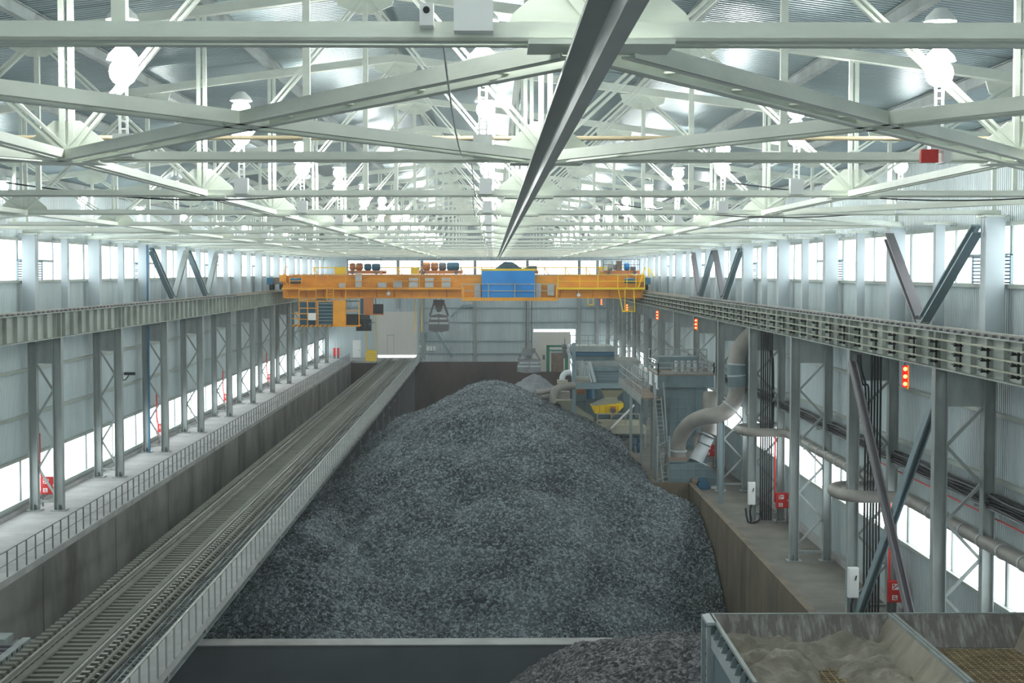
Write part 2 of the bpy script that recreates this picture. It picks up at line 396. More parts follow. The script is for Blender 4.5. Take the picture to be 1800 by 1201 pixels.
# slim window posts half-way between the columns, above the crane girders
def post(x):
    t = thing('window_post', (x, 0, rz(-3.0)), '', 'post')
    MB().box(x-.17, x+.17, -.17, .17, rz(-3.0), rz(1.72)).build('shaft', 'shaft', t)
    MB().box(x-.5, x+.5, -.3, .3, rz(1.72), rz(1.8)).build('head_plate', 'pale', t)
    return t
for x, K, nm in ((-22.1, KL, 'walkway'), (16.3, KR, 'machine')):
    t = post(x)
    for i, k in enumerate(K):
        lab = 'slim pale post on the %s side window strip, %s from the camera end' % (nm, ORD[i])
        if i == 0: t.location.y = Yk(k)+6; t['label'] = lab; t['group'] = 'slim window posts'
        else: dup(t, (x, Yk(k)+6, rz(-3.0)), lab)
# V braces above the crane girders
for x, s, ks, nm in ((-21.5, -1, (8, 9), 'walkway'), (15.7, 1, (4, 8, 9), 'machine')):
    for i, k in enumerate(ks):
        y0 = Yk(k)
        t = thing('v_brace', (x, y0+6, rz(-1.9)), 'V shaped steel brace before the %s side window strip, %s from the camera end' % (nm, ORD[i]), 'brace', 'V braces above the crane girders')
        for a, m in ((y0+11.6, 'purple' if s > 0 else 'steel'), (y0+.4, 'bluegrey')):
            p, q = (x+s*.2, a, rz(1.4)), (x, y0+6+(.25 if a > y0+6 else -.25), rz(-1.75))
            MB().bar(p, q, .07, .34, up=(1, 0, 0), off=(.14, 0)).bar(p, q, .07, .34, up=(1, 0, 0), off=(-.14, 0)).bar(p, q, .2, .04, up=(1, 0, 0)).build('brace_arm', m, t)
        MB().box(x-.12, x+.12, y0+5.5, y0+6.5, rz(-2.0), rz(-1.75)).build('foot_plate', 'steel', t)
# big crossed brace on the machine side
t = thing('cross_brace', (XCR, Yk(4)+6, ZR), 'large crossed brace between the two nearest machine side columns', 'brace')
for a, b, m, dx, nm in ((Yk(5)-.3, Yk(4)+.5, 'purple', -.14, 'dark_arm'), (Yk(4)+.3, Yk(5)-.5, 'bluegrey', .16, 'pale_arm')):
    p, q = (XCR+dx, a, rz(-3.6)), (XCR+dx, b, ZR+.1)
    MB().bar(p, q, .05, .36, up=(0, 1, 0), off=(.11, 0)).bar(p, q, .05, .36, up=(0, 1, 0), off=(-.11, 0)).bar(p, q, .2, .04, up=(0, 1, 0)).build(nm, m, t)

# ------------------------------------------------------------------ crane runway
def girder(xc, s):
    """12 m span from y=0 to y=12 at xc; s: towards the middle of the hall is -s"""
    t = thing('runway_girder', (xc, 0, rz(-3.15)), '', 'girder')
    MB().box(xc-.015, xc+.015, .02, 11.98, rz(-3.1), rz(-1.95)).build('web', 'girder', t)
    MB().box(xc-.22, xc+.22, .02, 11.98, rz(-1.95), rz(-1.91)).build('top_flange', 'girder', t)
    MB().box(xc-.2, xc+.2, .02, 11.98, rz(-3.15), rz(-3.11)).build('bottom_flange', 'girder', t)
    for i in range(8):
        y = .75+i*1.5
        MB().box(xc-.19, xc+.19, y-.012, y+.012, rz(-3.1), rz(-1.96)).build('stiffener', 'girder', t)
    for y in (.06, 11.94):
        MB().box(xc-.2, xc+.2, y-.03, y+.03, rz(-3.1), rz(-1.95)).build('end_plate', 'girder', t)
    return t
for xc, K, nm, s in ((XCL, KL, 'walkway', -1), (XCR, KR, 'machine', 1)):
    t = girder(xc, s)
    for i, k in enumerate(K):
        lab = 'ribbed crane girder span above the %s side columns, %s from the camera end' % (nm, ORD[i])
        if i == 0: t.location.y = Yk(k); t['label'] = lab; t['group'] = 'crane runway girder spans'
        else: dup(t, (xc, Yk(k), rz(-3.15)), lab)
    y0, y1 = Yk(K[0]), YE-.6
    r = thing('crane_rail', (xc, y0, rz(-1.91)), 'long crane rail on the %s side girders' % nm, 'rail')
    MB().box(xc-.07, xc+.07, y0, y1, rz(-1.91), rz(-1.88)).box(xc-.02, xc+.02, y0, y1, rz(-1.88), rz(-1.81)).box(xc-.04, xc+.04, y0, y1, rz(-1.81), rz(-1.77)).build('rail_bar', 'rail', r)
    n = 0; y = y0+.4; c = None
    while n < 100 and y < y1:
        mb = MB().box(xc-.19, xc+.19, -.12, .12, rz(-1.912), rz(-1.9)).box(xc-.19, xc-.08, -.12, .12, rz(-1.9), rz(-1.83)).box(xc+.08, xc+.19, -.12, .12, rz(-1.9), rz(-1.83))
        if c is None: c = mb.build('rail_clip', 'dark', r); c.location.y = y-y0; c.data.transform(Matrix.Translation((0, y0, 0)))
        else:
            q = c.copy(); C.objects.link(q); q.location.y = y-y0
        y += .75; n += 1
# conductor bars on the machine side girders
y0, y1 = Yk(3), YE-2
t = thing('conductor_line', (XCR-.5, y0, rz(-3.0)), 'three bare conductor bars on black brackets along the machine side girders', 'conductor')
xb = XCR-.44
for r in (-2.15, -2.46, -2.78):
    MB().box(xb-.025, xb+.025, y0, y1, rz(r)-.022, rz(r)+.025).build('conductor_bar', 'cream', t)
y = y0+1.2; c = None; n = 0; ex = MB()
def bracket(mb, y):
    mb.box(XCR-.24, XCR-.3, y-.04, y+.04, rz(-2.95), rz(-2.2))
    for r in (-2.15, -2.46, -2.78):
        mb.box(XCR-.2, XCR-.48, y-.04, y+.04, rz(r)-.14, rz(r)-.09).box(XCR-.38, XCR-.5, y-.16, y+.16, rz(r)-.09, rz(r)-.05).box(XCR-.42, XCR-.46, y-.05, y+.05, rz(r)-.06, rz(r)-.02)
    return mb
while y < y1:
    if n < 100:
        if c is None: c = bracket(MB(), y).build('bracket', 'black', t); c0 = y
        else:
            q = c.copy(); C.objects.link(q); q.location.y = y-c0
    n += 1; y += 2.6
# ------------------------------------------------------------------ roof trusses
def truss():
    t = thing('roof_truss', (XM, 0, rz(1.84)), '', 'truss')
    xa, xb = -22.4, 16.5
    b = MB()
    for y in (-.12, .12):
        b.box(xa, xb, y-.075, y+.075, rz(1.84), rz(1.87)).box(xa, xb, y-.075 if y < 0 else y+.045, y-.045 if y < 0 else y+.075, rz(1.84), rz(2.0))
    b.build('bottom_chord', 'pale', t)
    for e in (xa, xb):
        MB().bar((e, 0, roof(e)-.12), (XM, 0, roof(XM)-.12), .3, .24).build('top_chord', 'pale', t)
    nodes = [XM+4*i for i in range(-5, 6)]
    for i, x in enumerate(nodes):
        x = max(xa+.2, min(xb-.2, x)); main = i % 2 == 0
        mb = MB(); zt = roof(x)-.2
        main = abs((x-.9)/8-round((x-.9)/8)) < .01
        if main:
            for d in (-.075, .075): mb.box(x+d-.045, x+d+.045, -.05, .05, rz(1.95), zt)
        else: mb.box(x-.06, x+.06, -.06, .06, rz(1.95), zt)
        mb.build('post', 'pale', t)
    for x in (-15.1, -7.1, .9, 8.9):
        for e in (-4, 4):
            q = (x+e, 0, roof(x+e)-.25)
            MB().bar((x, 0, rz(2.0)), q, .05, .13, up=(0, 1, 0), off=(.05, 0)).bar((x, 0, rz(2.0)), q, .05, .13, up=(0, 1, 0), off=(-.05, 0)).build('diagonal', 'pale', t)
        MB().prism([(x-.78, rz(1.98)), (x+.78, rz(1.98)), (x+.72, rz(2.1)), (x+.22, rz(2.52)), (x-.22, rz(2.52)), (x-.72, rz(2.1))], 'y', -.03, .03).build('gusset_plate', 'pale', t)
        MB().box(x-.6, x+.6, -.32, .32, rz(1.80), rz(1.84)).build('joint_plate', 'pale', t)
    for x in (-19.1, -11.1, -3.1, 4.9, 12.9):
        zt = roof(x)-.2
        MB().prism([(x-.75, zt), (x-.66, zt-.3), (x-.2, zt-.5), (x+.2, zt-.5), (x+.66, zt-.3), (x+.75, zt)], 'y', -.03, .03).build('gusset_plate', 'pale', t)
    return t
tr = truss()
TY = [12.95]+[Yk(k) for k in range(2, 17)]
for i, y in enumerate(TY):
    z = rz(1.84)+(.06 if i == 0 else 0)
    lab = 'pale steel roof truss spanning the hall, %s from the camera' % ORD[i]
    if i == 0: tr.location = (XM, y, z); tr['label'] = lab; tr['group'] = 'roof trusses'
    else: dup(tr, (XM, y, z), lab)
dup(tr, (XM, 1.9, rz(1.84)), 'pale steel roof truss right above the camera')
# purlins along the hall
for i in range(-5, 6):
    x = XM+4*i
    if i in (-5, 5): x += .5 if i < 0 else -.5
    z = roof(x)+.18
    side = 'on the ridge' if i == 0 else '%s from the ridge on the %s side' % (ORD[abs(i)-1], 'walkway' if i < 0 else 'machine')
    o = MB().ibeam((x, 2, z), (x, YE-.3, z), .2, .34, .02).build('roof_purlin', 'steel')
    tag(o, 'grey steel purlin under the roof deck, '+side, 'purlin', 'roof purlins')
# ties along the bottom chords
def angle_pair(mb, p, q, gap, h=.14, z=.0):
    p, q = Vector(p), Vector(q); d = (q-p).normalized(); a = d.cross(Vector((0, 0, 1))).normalized()
    for s in (-1, 1):
        o = a*s*gap/2
        mb.bar(p+o, q+o, .02, h); mb.bar(p+o-a*s*.06, q+o-a*s*.06, .12, .02, off=(0, -h/2+.01))
    L = (q-p).length; n = max(2, int(L/1.6))
    for i in range(1, n):
        c = p+d*L*i/n; mb.bar(c-a*gap/2, c+a*gap/2, .12, .02)
    return mb
for x, nm in ((-15.1, 'nearest the walkway'), (-7.1, 'over the track'), (8.9, 'over the machine side pit edge')):
    o = angle_pair(MB(), (x, 13, rz(1.92)), (x, YE-.5, rz(1.92)), .3).build('longitudinal_tie', 'pale')
    tag(o, 'long pale roof tie running down the hall '+nm, 'tie', 'longitudinal roof ties')
def xbrace(x0, x1, ya, yb, label, both=True, z=1.9):
    t = thing('bracing_cross' if both else 'bracing_diagonal', ((x0+x1)/2, (ya+yb)/2, rz(z)), label, 'brace', 'roof bracing')
    angle_pair(MB(), (x0, ya, rz(z)), (x1, yb, rz(z)), .5, .16).build('brace_arm', 'pale', t)
    if both: angle_pair(MB(), (x1, ya, rz(z)-.0), (x0, yb, rz(z)), .5, .16).build('brace_arm', 'pale', t)
    return t
for a, b, w in ((-15.1, -7.1, 'next to the walkway side'), (-7.1, .9, 'over the track'), (.9, 8.9, 'beside the monorail on the machine side'), (8.9, 16.3, 'at the machine side eaves')):
    xbrace(a+.1, b-.1, 13.3, 25.7, 'pale crossed roof bracing between first and second truss '+w)
for i in range(1, 10):
    for a, b, w in ((8.9, 16.3, 'machine'), (-15.1, -22.3, 'walkway')):
        p, q = (a, b) if i % 2 else (b, a)
        xbrace(p, q, TY[i]+.2, TY[i+1]-.2, 'pale sloping bracing bar at the %s side eaves, behind the %s truss' % (w, ORD[i]), False)
# monorail
o = MB().box(.8-.19, .8+.19, 2, YE-6, rz(1.72), rz(1.76)).box(.8-.025, .8+.025, 2, YE-6, rz(1.5), rz(1.72)).box(.8-.06, .8+.06, 2, YE-6, rz(1.48), rz(1.5)).build('monorail_beam', 'mono')
tag(o, 'dark T-shaped monorail beam running down the hall under the trusses', 'beam', None, 'thing')
o = MB().tube([(-21.5, 26.9, rz(2.33)), (16, 26.9, rz(2.33))], .04, 8).build('gas_pipe', 'tan'); tag(o, 'thin tan pipe crossing the hall behind the second truss', 'pipe')
# cables along and between the trusses
pts = []
for i in range(len(TY)-3):
    for k in range(8):
        u = k/8; pts.append((-.42+.08*math.sin(i*2.1), TY[i]+(TY[i+1]-TY[i])*u, rz(2.0-.75*4*u*(1-u)*.55)))
o = MB().tube(pts, .01, 5).build('lamp_cable', 'mono'); tag(o, 'thin dark cable swagged from truss to truss near the monorail', 'cable')
for i, (y, xa, xb) in enumerate(((26.2, -21, -12), (38.2, -12, -3), (38.2, 6, 16), (50.2, 4, 14))):
    pts = [(xa+(xb-xa)*k/12, y, rz(2.2-.35*math.sin(math.pi*k/12)-.15*k/12)) for k in range(13)]
    o = MB().tube(pts, .018, 5).build('lamp_cable', 'black'); tag(o, 'thin cable drooping along the %s truss on the %s side' % (ORD[TY.index(y-.3) if y-.3 in TY else (1, 2, 2, 3)[i]], 'walkway' if xa < 0 else 'machine'), 'cable')
t = thing('junction_box', at(748, 44, 12.7), 'small white junction box with a dark hole on the nearest truss', 'box')
a, b = at(738, 6, 12.6), at(762, 46, 12.6)
MB().box(a.x, b.x, 12.55, 12.75, b.z, a.z).build('box_body', 'white', t)
MB().tube([((a.x+b.x)/2, 12.56, (a.z+b.z)/2+.03), ((a.x+b.x)/2, 12.53, (a.z+b.z)/2+.03)], .028, 12).build('cable_hole', 'black', t)
t = thing('alarm_sign', at(1633, 283, 24.6), 'red rectangular alarm sign on the second truss by the machine side', 'sign')
a, b = at(1618, 263, 24.6), at(1648, 286, 24.6)
MB().box(a.x, b.x, 24.55, 24.65, b.z, a.z).build('sign_box', 'red', t)
MB().box(b.x+.08, b.x+.2, 24.55, 25.0, b.z, a.z).box(a.x, b.x+.08, 24.66, 24.7, a.z-.05, a.z).build('bracket', 'white', t)

# ------------------------------------------------------------------ lamps
def lamp(double):
    t = thing('high_bay_lamp', (0, 0, rz(2.0)), '', 'lamp')
    MB().box(-.16, .16, -.36, -.14, rz(1.9), rz(2.28)).build('ballast_box', 'white', t)
    p = MB()
    for x in (-.06, .06): p.box(x-.02, x+.02, -.27, -.23, rz(2.28), rz(3.9 if double else 3.3))
    for i in range(12 if double else 8): p.box(-.06, .06, -.265, -.235, rz(2.35+i*.13), rz(2.38+i*.13))
    p.build('post', 'white', t)
    for z in ((3.3, 3.95) if double else (3.4,)):
        MB().tube([(0, -.25, rz(z)+.2), (0, -.25, rz(z)+.28), (0, -.25, rz(z)+.42)], [.27, .24, .1], 14).build('lamp_shade', 'white', t)
        MB().sphere((0, -.25, rz(z)), .23, 14, 8).build('bulb', 'bulb', t)
    return t
ROWS = [(-6.1, True, range(1, 15), 'over the track'), (7.45, True, range(1, 15), 'over the machine side pit edge'), (-.15, True, range(0, 15), 'beside the monorail'),
        (-19.5, False, range(4, 14), 'above the walkway'), (13.2, False, range(3, 14, 2), 'above the machine side floor'), (-12.6, False, range(4, 14, 2), 'above the track wall')]
protos = {}
_first = [x for x, d, k, w in ROWS if d]
for x, dbl, ks, w in ROWS:
    n = 0
    for i in ks:
        lab = 'bright white roof lamp %s, on the %s truss' % (w, ORD[i])
        loc = (x, TY[i], rz(2.0)+(.06 if i == 0 else 0))
        if dbl not in protos:
            protos[dbl] = lamp(dbl); o = protos[dbl]; o.location = loc; o['label'] = lab
        else: o = dup(protos[dbl], loc, lab)
        o['group'] = 'roof lamps '+w
        n += 1
for x in _first:
    o = dup(protos[True], (x, 1.9, rz(2.0)), 'bright white roof lamp %s, on the truss above the camera' % [w for a, d, k, w in ROWS if a == x][0])
# ------------------------------------------------------------------ railway on its bridge
YT0, YT1 = 36.0, 203.0
t = thing('railway_track', (-12.7, YT0, 0), 'grey railway track running down the hall on the bridge', 'railway track')
for x in (-13.6, -11.83):
    MB().box(x-.075, x+.075, YT0, YT1, .0, .02).box(x-.02, x+.02, YT0, YT1, .02, .12).box(x-.04, x+.04, YT0, YT1, .12, .17).build('rail', 'rail', t)
for x in (-13.3, -12.12):
    MB().box(x-.11, x+.11, YT0, YT1, .0, .07).build('guard_strip', 'sleeper', t)
for x in (-11.35, -10.95):
    MB().box(x-.05, x+.05, YT0, YT1, .005, .09).build('side_strip', 'sleeper', t)
y = YT0+.3; n = 0; c = None; ex = MB()
def sleeper(mb, y):
    return mb.box(-14.25, -11.13, y-.12, y+.12, -.22, -.01).box(-14.25, -13.9, y-.13, y+.13, -.01, .08)
def fastening(mb, y):
    return mb.box(-11.72, -11.5, y-.1, y+.1, 0, .09).box(-11.5, -11.2, y-.16, y-.06, 0, .05)
fx = MB(); f = None
while y < YT1-.2:
    if n < 100:
        if c is None:
            c = sleeper(MB(), y).build('sleeper', 'sleeper', t); f = fastening(MB(), y).build('rail_fastening', 'rail', t); c0 = y
        else:
            for s in (c, f): q = s.copy(); C.objects.link(q); q.location.y = y-c0
    else: sleeper(ex, y); fastening(fx, y)
    n += 1; y += .52
ex.build('sleeper', 'sleeper', t, stuff=True); fx.build('rail_fastening', 'rail', t, stuff=True)
t = thing('track_bridge', (-12, YT0, -.22), 'steel bridge with pale side walkway carrying the railway over the pit', 'bridge')
for x in (-13.6, -11.83): MB().ibeam((x, YT0, -.735), (x, 198.3, -.735), .4, 1.0, .04).build('main_girder', 'steel', t)
MB().ibeam((-10.0, YT0, -.6), (-10.0, 198.3, -.6), .3, .75, .03).build('edge_girder', 'steel', t)
MB().box(-10.42, -9.45, YT0, 199, -.12, 0).build('walkway_slab', 'conc', t)
MB().box(-9.47, -9.43, YT0, 199, -.24, .03).build('kerb_plate', 'conc', t)
g = MB()
for x in (-11.0, -10.8, -10.6): g.box(x-.015, x+.015, YT0, 199, -.04, .0)
y = YT0
while y < 199: g.box(-11.1, -10.42, y-.015, y+.015, -.05, -.01); y += .4
g.build('cable_grating', 'steel', t)
y = YT0+3
while y < 199:
    MB().box(-14.0, -9.55, y-.12, y+.12, -.55, -.25).build('cross_beam', 'steel', t); y += 6
n = 0; y = 106.0
while y < 198:
    p = thing('bridge_pier', (-11.7, y, ZP), 'dark steel trestle under the track bridge, %s from the camera end' % ORD[n], 'pier', 'track bridge piers')
    for x in (-13.5, -10.0): MB().box(x-.2, x+.2, y-.2, y+.2, ZP, -1.24 if x < -12 else -.99).build('pier_post', 'dark', p)  # post colour darkened to carry the shade under the bridge
    MB().bar((-13.3, y, ZP+1), (-10.2, y, -2), .12, .12).build('pier_brace', 'steel', p)
    n += 1; y += 8.0
for i, (x0, x1) in enumerate(((-10.75, -10.5), (-10.95, -10.6), (-11.15, -10.85))):
    pts = [(x0+(x1-x0)*.5+.12*math.sin(k*1.3+i), YT0+1+k*2.2, .03+.02*i) for k in range(40 if i else 60)]
    o = MB().tube(smooth_path(pts, 3), .02, 5).build('track_cable', 'black'); tag(o, 'black cable lying beside the track, %s from the rail' % ORD[2-i], 'cable', 'cables beside the track')
def railing(name, x, y0, y1, step, h, rails, label, cat, col, z0=0.0, r=.022):
    t = thing(name, (x, y0, z0), label, cat)
    y = y0; n = 0; c = None; ex = MB()
    while y < y1:
        if n < 100:
            if c is None: c = MB().box(x-.025, x+.025, y-.025, y+.025, z0, z0+h).build('post', col, t); c0 = y
            else: q = c.copy(); C.objects.link(q); q.location.y = y-c0
        else: ex.box(x-.025, x+.025, y-.025, y+.025, z0, z0+h)
        y += step; n += 1
    if n > 100: ex.build('post', col, t, stuff=True)
    for i, f in enumerate(rails):
        MB().tube([(x, y0, z0+h*f), (x, y1, z0+h*f)], r if i == 0 else r*.7, 6).build('hand_rail' if i == 0 else 'mid_rail', 'rail' if i == 0 and name == 'bridge_railing' else col, t)
    return t
railing('bridge_railing', -9.44, YT0+.3, 199, 1.12, 1.0, (1.0,), 'steel railing of upright posts along the open edge of the track bridge', 'railing', 'steel', r=.035)
railing('walkway_railing', XP0-.08, 38.5, 198, 1.2, 1.12, (1.0, .55), 'thin dark railing along the concrete walkway above the pit', 'railing', 'dark', -.12)
# grating deck at the near end between wall and track
t = thing('grating_deck', (-16.3, 43, 0), 'small dark grating deck between the pit wall and the near end of the track', 'deck')
g = MB()
for i in range(22): g.box(XP0+.05, -14.5, 36.6+i*.5-.06, 36.6+i*.5+.06, -.1, 0)
g.build('grating', 'dark', t)
MB().box(XP0+.02, -15.2, 47.6, 48.5, -.25, .05).build('end_beam', 'steel', t)
MB().box(-14.75, -14.5, 36, 48.0, -.3, .02).build('side_beam', 'steel', t)
for x in (-17.9, -15.9): MB().box(x-.03, x+.03, 48.2, 48.26, .05, 1.1).build('post', 'steel', t)
MB().tube([(-18, 48.23, 1.1), (-15.9, 48.23, 1.1)], .03, 6).tube([(-18, 48.23, .6), (-15.9, 48.23, .6)], .02, 6).build('hand_rail', 'steel', t)
for x in (-17.8, -14.6):
    for y in (37, 47.8): MB().box(x-.12, x+.12, y-.12, y+.12, ZP, -.3 if x > -17 else -.25).build('leg', 'steel', t)
# ------------------------------------------------------------------ things along the walls
def hose_box(x, y, z, s, label, grp):
    t = thing('fire_hose_box', (x, y, z), label, 'fire hose box', grp)
    MB().box(x-.36, x+.36, y-.14, y+.14, z, z+.85).build('cabinet', 'red', t)
    MB().box(x-.33, x+.33, y-.16, y-.14, z+.03, z+.82).build('door', 'red', t)
    st = MB().box(x-.22, x+.06, y-.165, y-.16, z+.52, z+.76).build('sticker', 'white', t)
    MB().bar((x-.19, y-.168, z+.55), (x+.03, y-.168, z+.72), .004, .05, up=(0, 0, 1)).box(x-.2, x-.12, y-.17, y-.166, z+.66, z+.74).build('pictogram', 'red', st)
    st = MB().box(x-.22, x, y-.165, y-.16, z+.1, z+.3).build('sticker', 'white', t)
    MB().box(x-.18, x-.04, y-.17, y-.166, z+.14, z+.18).box(x-.18, x-.08, y-.17, y-.166, z+.22, z+.26).build('pictogram', 'red', st)
    MB().box(x+.26, x+.3, y-.19, y-.16, z+.4, z+.48).build('latch', 'white', t)
    for d in (-.28, .28): MB().box(x+d-.03, x+d+.03, y-.03, y+.03, z-.62 if s < 0 else ZR, z).build('leg', 'dark', t)
for i, y in enumerate((75.2, 101.5, 126.5, 151)):
    x = -21.75
    hose_box(x, y, .62, -1, 'red fire hose box on the walkway, %s from the camera end' % ORD[i], 'fire hose boxes')
    o = MB().tube([(x-.35, y+.02, 1.47), (x-.42, y+.02, 1.9), (x-.42, y+.02, 3.6)], .05, 8).build('standpipe', 'red'); tag(o, 'red standpipe rising from the walkway fire hose box, %s from the camera end' % ORD[i], 'pipe')
for i, (px, py, y) in enumerate(((1576, 1040, 61.2), (1375, 880, 85.2), (1247, 792, 109.2))):
    p = at(px, py, y)
    hose_box(p.x, y, p.z-.42, 1, 'red fire hose box on the machine side floor, %s from the camera end' % ORD[i], 'fire hose boxes')
    q = at(px-13, py, y)
    o = MB().tube([(q.x, y+.02, p.z-.1), (q.x, y+.02, p.z+3.6), (q.x+.6, y+.05, p.z+3.9)], .05, 8).build('standpipe', 'red'); tag(o, 'red standpipe above the machine side fire hose box, %s from the camera end' % ORD[i], 'pipe')
for i, (px, y) in enumerate(((588, 204), (594.5, 204.2))):
    p = at(px, 617, y)
    t = thing('fire_cabinet', p, 'narrow red fire cabinet in the far walkway corner, %s from the wall' % ORD[i], 'cabinet', 'red corner cabinets')
    MB().box(p.x-.14, p.x+.14, y-.1, y+.1, 0.01, .3).build('stand', 'dark', t)
    MB().box(p.x-.16, p.x+.16, y-.12, y+.12, .3, p.z+.4).build('cabinet', 'red', t)
def elec_box(px0, px1, py0, py1, y, label):
    a, b = at(px0, py0, y), at(px1, py1, y)
    t = thing('switch_box', ((a.x+b.x)/2, y, b.z), label, 'electrical box')
    MB().box(a.x, b.x, y-.15, y+.15, b.z, a.z).build('cabinet', 'white', t)
    MB().box(a.x+.02, b.x-.02, y-.17, y-.15, b.z+.03, a.z-.03).build('door', 'white', t)
    MB().bar(((a.x+b.x)/2+.05, y-.2, b.z+(a.z-b.z)*.6), ((a.x+b.x)/2+.09, y-.2, b.z+(a.z-b.z)*.76), .04, .04).build('switch_handle', 'black', t)
    MB().tube(smooth_path([((a.x+b.x)/2, y, b.z), ((a.x+b.x)/2-.08, y-.05, b.z-.4), ((a.x+b.x)/2, y, ZR+.02)], 4), .05, 6).build('cable_tail', 'black', t)
elec_box(1491, 1508, 998, 1050, 61.35, 'white switch box on the column behind the crossed brace')
elec_box(1315, 1327, 848, 887, 85.35, 'white switch box on the column behind the second pipe loop')
# black vertical cable bundles
for k, w in ((5, 'behind the crossed brace'), (7, 'behind the second pipe loop')):
    y = Yk(k)-.36
    for j in range(6):
        x = 15.05+j*.12
        pts = [(x, y, rz(-3.3)), (x, y, ZR+.1)]
        if j in (0, 1) and k == 5: pts = smooth_path([(XCR+.02+.12*j, y-.2, rz(-3.3)), (XCR+.06+.12*j, y-.2, rz(-3.9)), (XCR+.28+.12*j, y, rz(-4.5)), (x, y, rz(-4.9)), (x, y, rz(-8)), (x, y, ZR+.1)], 5)
        o = MB().tube(pts, .045, 6).build('riser_cable', 'black'); tag(o, 'thick black upright cable %s, %s from the hall' % (w, ORD[j]), 'cable', 'upright black cables '+w)
pts = smooth_path([(15.2, Yk(7)-.2, ZR+.6), (14.9, Yk(7)-.7, ZR+.15), (14.3, Yk(7)-.9, ZR+.1), (14.2, Yk(7)-.5, ZR+.8)], 6)
o = MB().tube(pts, .06, 6).build('hose_loop', 'black'); tag(o, 'black cable loop on the floor under the white switch box', 'cable')
o = MB().tube(smooth_path([at(1325, 574, 87), at(1335, 590, 87), at(1352, 612, 87), at(1358, 640, 87), at(1358, 760, 87)], 6), .09, 8).build('supply_cable', 'black'); tag(o, 'thick black cable dropping from the girder next to the duct', 'cable')
# cable tray on the machine side wall
t = thing('cable_tray', (16.45, 45, rz(-7.7)), 'long cable tray with dark cables on the machine side wall', 'cable tray')
MB().box(16.2, 16.75, 40, 110, rz(-7.75), rz(-7.71)).build('tray', 'steel', t)
for j in range(16):
    pts = [(16.22+.12*(j % 4)+.03*math.sin(k*1.7+j), 40+k*2.5, rz(-7.66+.12*(j//4)+.04*math.sin(k*2.3+j*1.9))) for k in range(29)]
    MB().tube(smooth_path(pts, 2), .035, 5).build('cable', 'black' if j % 3 else 'dark', t)
for k in range(14): MB().box(16.15, 16.9, 41+k*5-.04, 41+k*5+.04, rz(-7.85), rz(-7.75)).build('tray_bracket', 'steel', t)
# long duct with two loops round the columns
t = thing('long_pipe', (16.2, 45, rz(-8.85)), 'long grey pipe along the machine side wall with loops around two columns', 'pipe')
z = rz(-8.85)
path = [(16.15, 38, z), (16.15, 58.6, z)]
def loop(yc, x_in):
    out = [(16.15, yc-2.2, z)]
    out += arc((15.6, yc-1.7, z), .5, 0, math.pi/2, (1, 0, 0), (0, 1, 0), 4)[:0]
    out += [(16.0, yc-1.75, z), (15.6, yc-1.5, z), (x_in+.9, yc-1.5, z)]
    out += [Vector((x_in+.9, yc, z))+Vector((-math.sin(a)*.9, -math.cos(a)*1.5, 0)) for a in [math.pi*i/10 for i in range(1, 10)]]
    out += [(x_in+.9, yc+1.5, z), (15.6, yc+1.5, z), (16.0, yc+1.75, z), (16.15, yc+2.2, z)]
    return out
path += loop(61.4, 13.8)+[(16.15, 82, z)]+loop(85.6, 13.8)+[(16.15, 96, z)]
MB().tube(path, .24, 14).build('pipe_run', 'duct', t)
for y in list(range(40, 58, 2))+list(range(65, 83, 2))+list(range(89, 96, 2)): MB().tube([(16.15, y-.06, z), (16.15, y+.06, z)], .265, 14).build('pipe_collar', 'grey', t)
for y in (49.9, 55, 67, 73.9, 79): MB().box(16.1, 16.9, y-.05, y+.05, z-.36, z-.26).build('pipe_bracket', 'steel', t)
o = MB().tube([(16.5, 45, rz(-8.1)), (16.5, 66, rz(-8.1))], .03, 6).build('sprinkler_pipe', 'red'); tag(o, 'thin red pipe running along the machine side wall', 'pipe')
# red signal lights under the girders
for i, (px, py, X) in enumerate(((1591, 662, 14.3), (1223, 570, 14.3), (1155, 554, 14.3), (1102, 541, 14.3), (1057, 531, 14.3))):
    Y = X*F/(px-865); p = at(px, py, Y)
    t = thing('signal_light', p, ['red signal with three lit lamps nearest the camera, hanging beside the crossed brace', 'red signal with three lit lamps hanging just beyond the big duct', 'red signal with three lit lamps next to the crane end', 'red signal with lit lamps inside the yellow crane cage', 'red signal with lit lamps farthest down the hall'][i], 'signal light', 'red crane signals')
    MB().box(p.x-.08, p.x+.08, Y, Y+.14, p.z-.38, p.z+.38).build('backing_box', 'red', t)
    MB().box(p.x+.08, p.x+.13, Y, Y+.14, p.z-.45, p.z+.38).build('side_strip', 'yellow', t)
    for j in (-1, 0, 1): MB().sphere((p.x, Y-.02, p.z+j*.26), .075, 10, 6).build('lens', 'redlamp', t)
    MB().box(p.x-.02, p.x+.02, Y+.05, Y+.09, p.z+.38, rz(-3.15)).build('hanger', 'dark', t)
# louvre vents in the upper strips
for X, s, ks, w in ((XW0+.12, -1, (6, 8, 10, 12), 'walkway'), (XW1-.12, 1, (4, 6, 8, 10, 12), 'machine')):
    for i, k in enumerate(ks):
        y0 = Yk(k)-.3
        t = thing('louvre_vent', (X, y0+2, rz(UP0)), 'dark blue louvre vent standing in the %s side window strip, %s from the camera end' % (w, ORD[i]), 'vent', 'louvre vents')
        MB().box(X-.03, X+.03, y0, y0+.06, rz(UP0), rz(.58)).box(X-.03, X+.03, y0+4, y0+4.06, rz(UP0), rz(.58)).box(X-.03, X+.03, y0+2, y0+2.06, rz(UP0), rz(.58)).box(X-.03, X+.03, y0, y0+4.06, rz(.54), rz(.6)).build('vent_frame', 'bluegrey', t)
        v = MB()
        for j in range(8): v.box(X-.03, X+.03, y0+.06, y0+4, rz(UP0+.04+j*.12), rz(UP0+.1+j*.12))
        v.build('slats', 'teal', t)
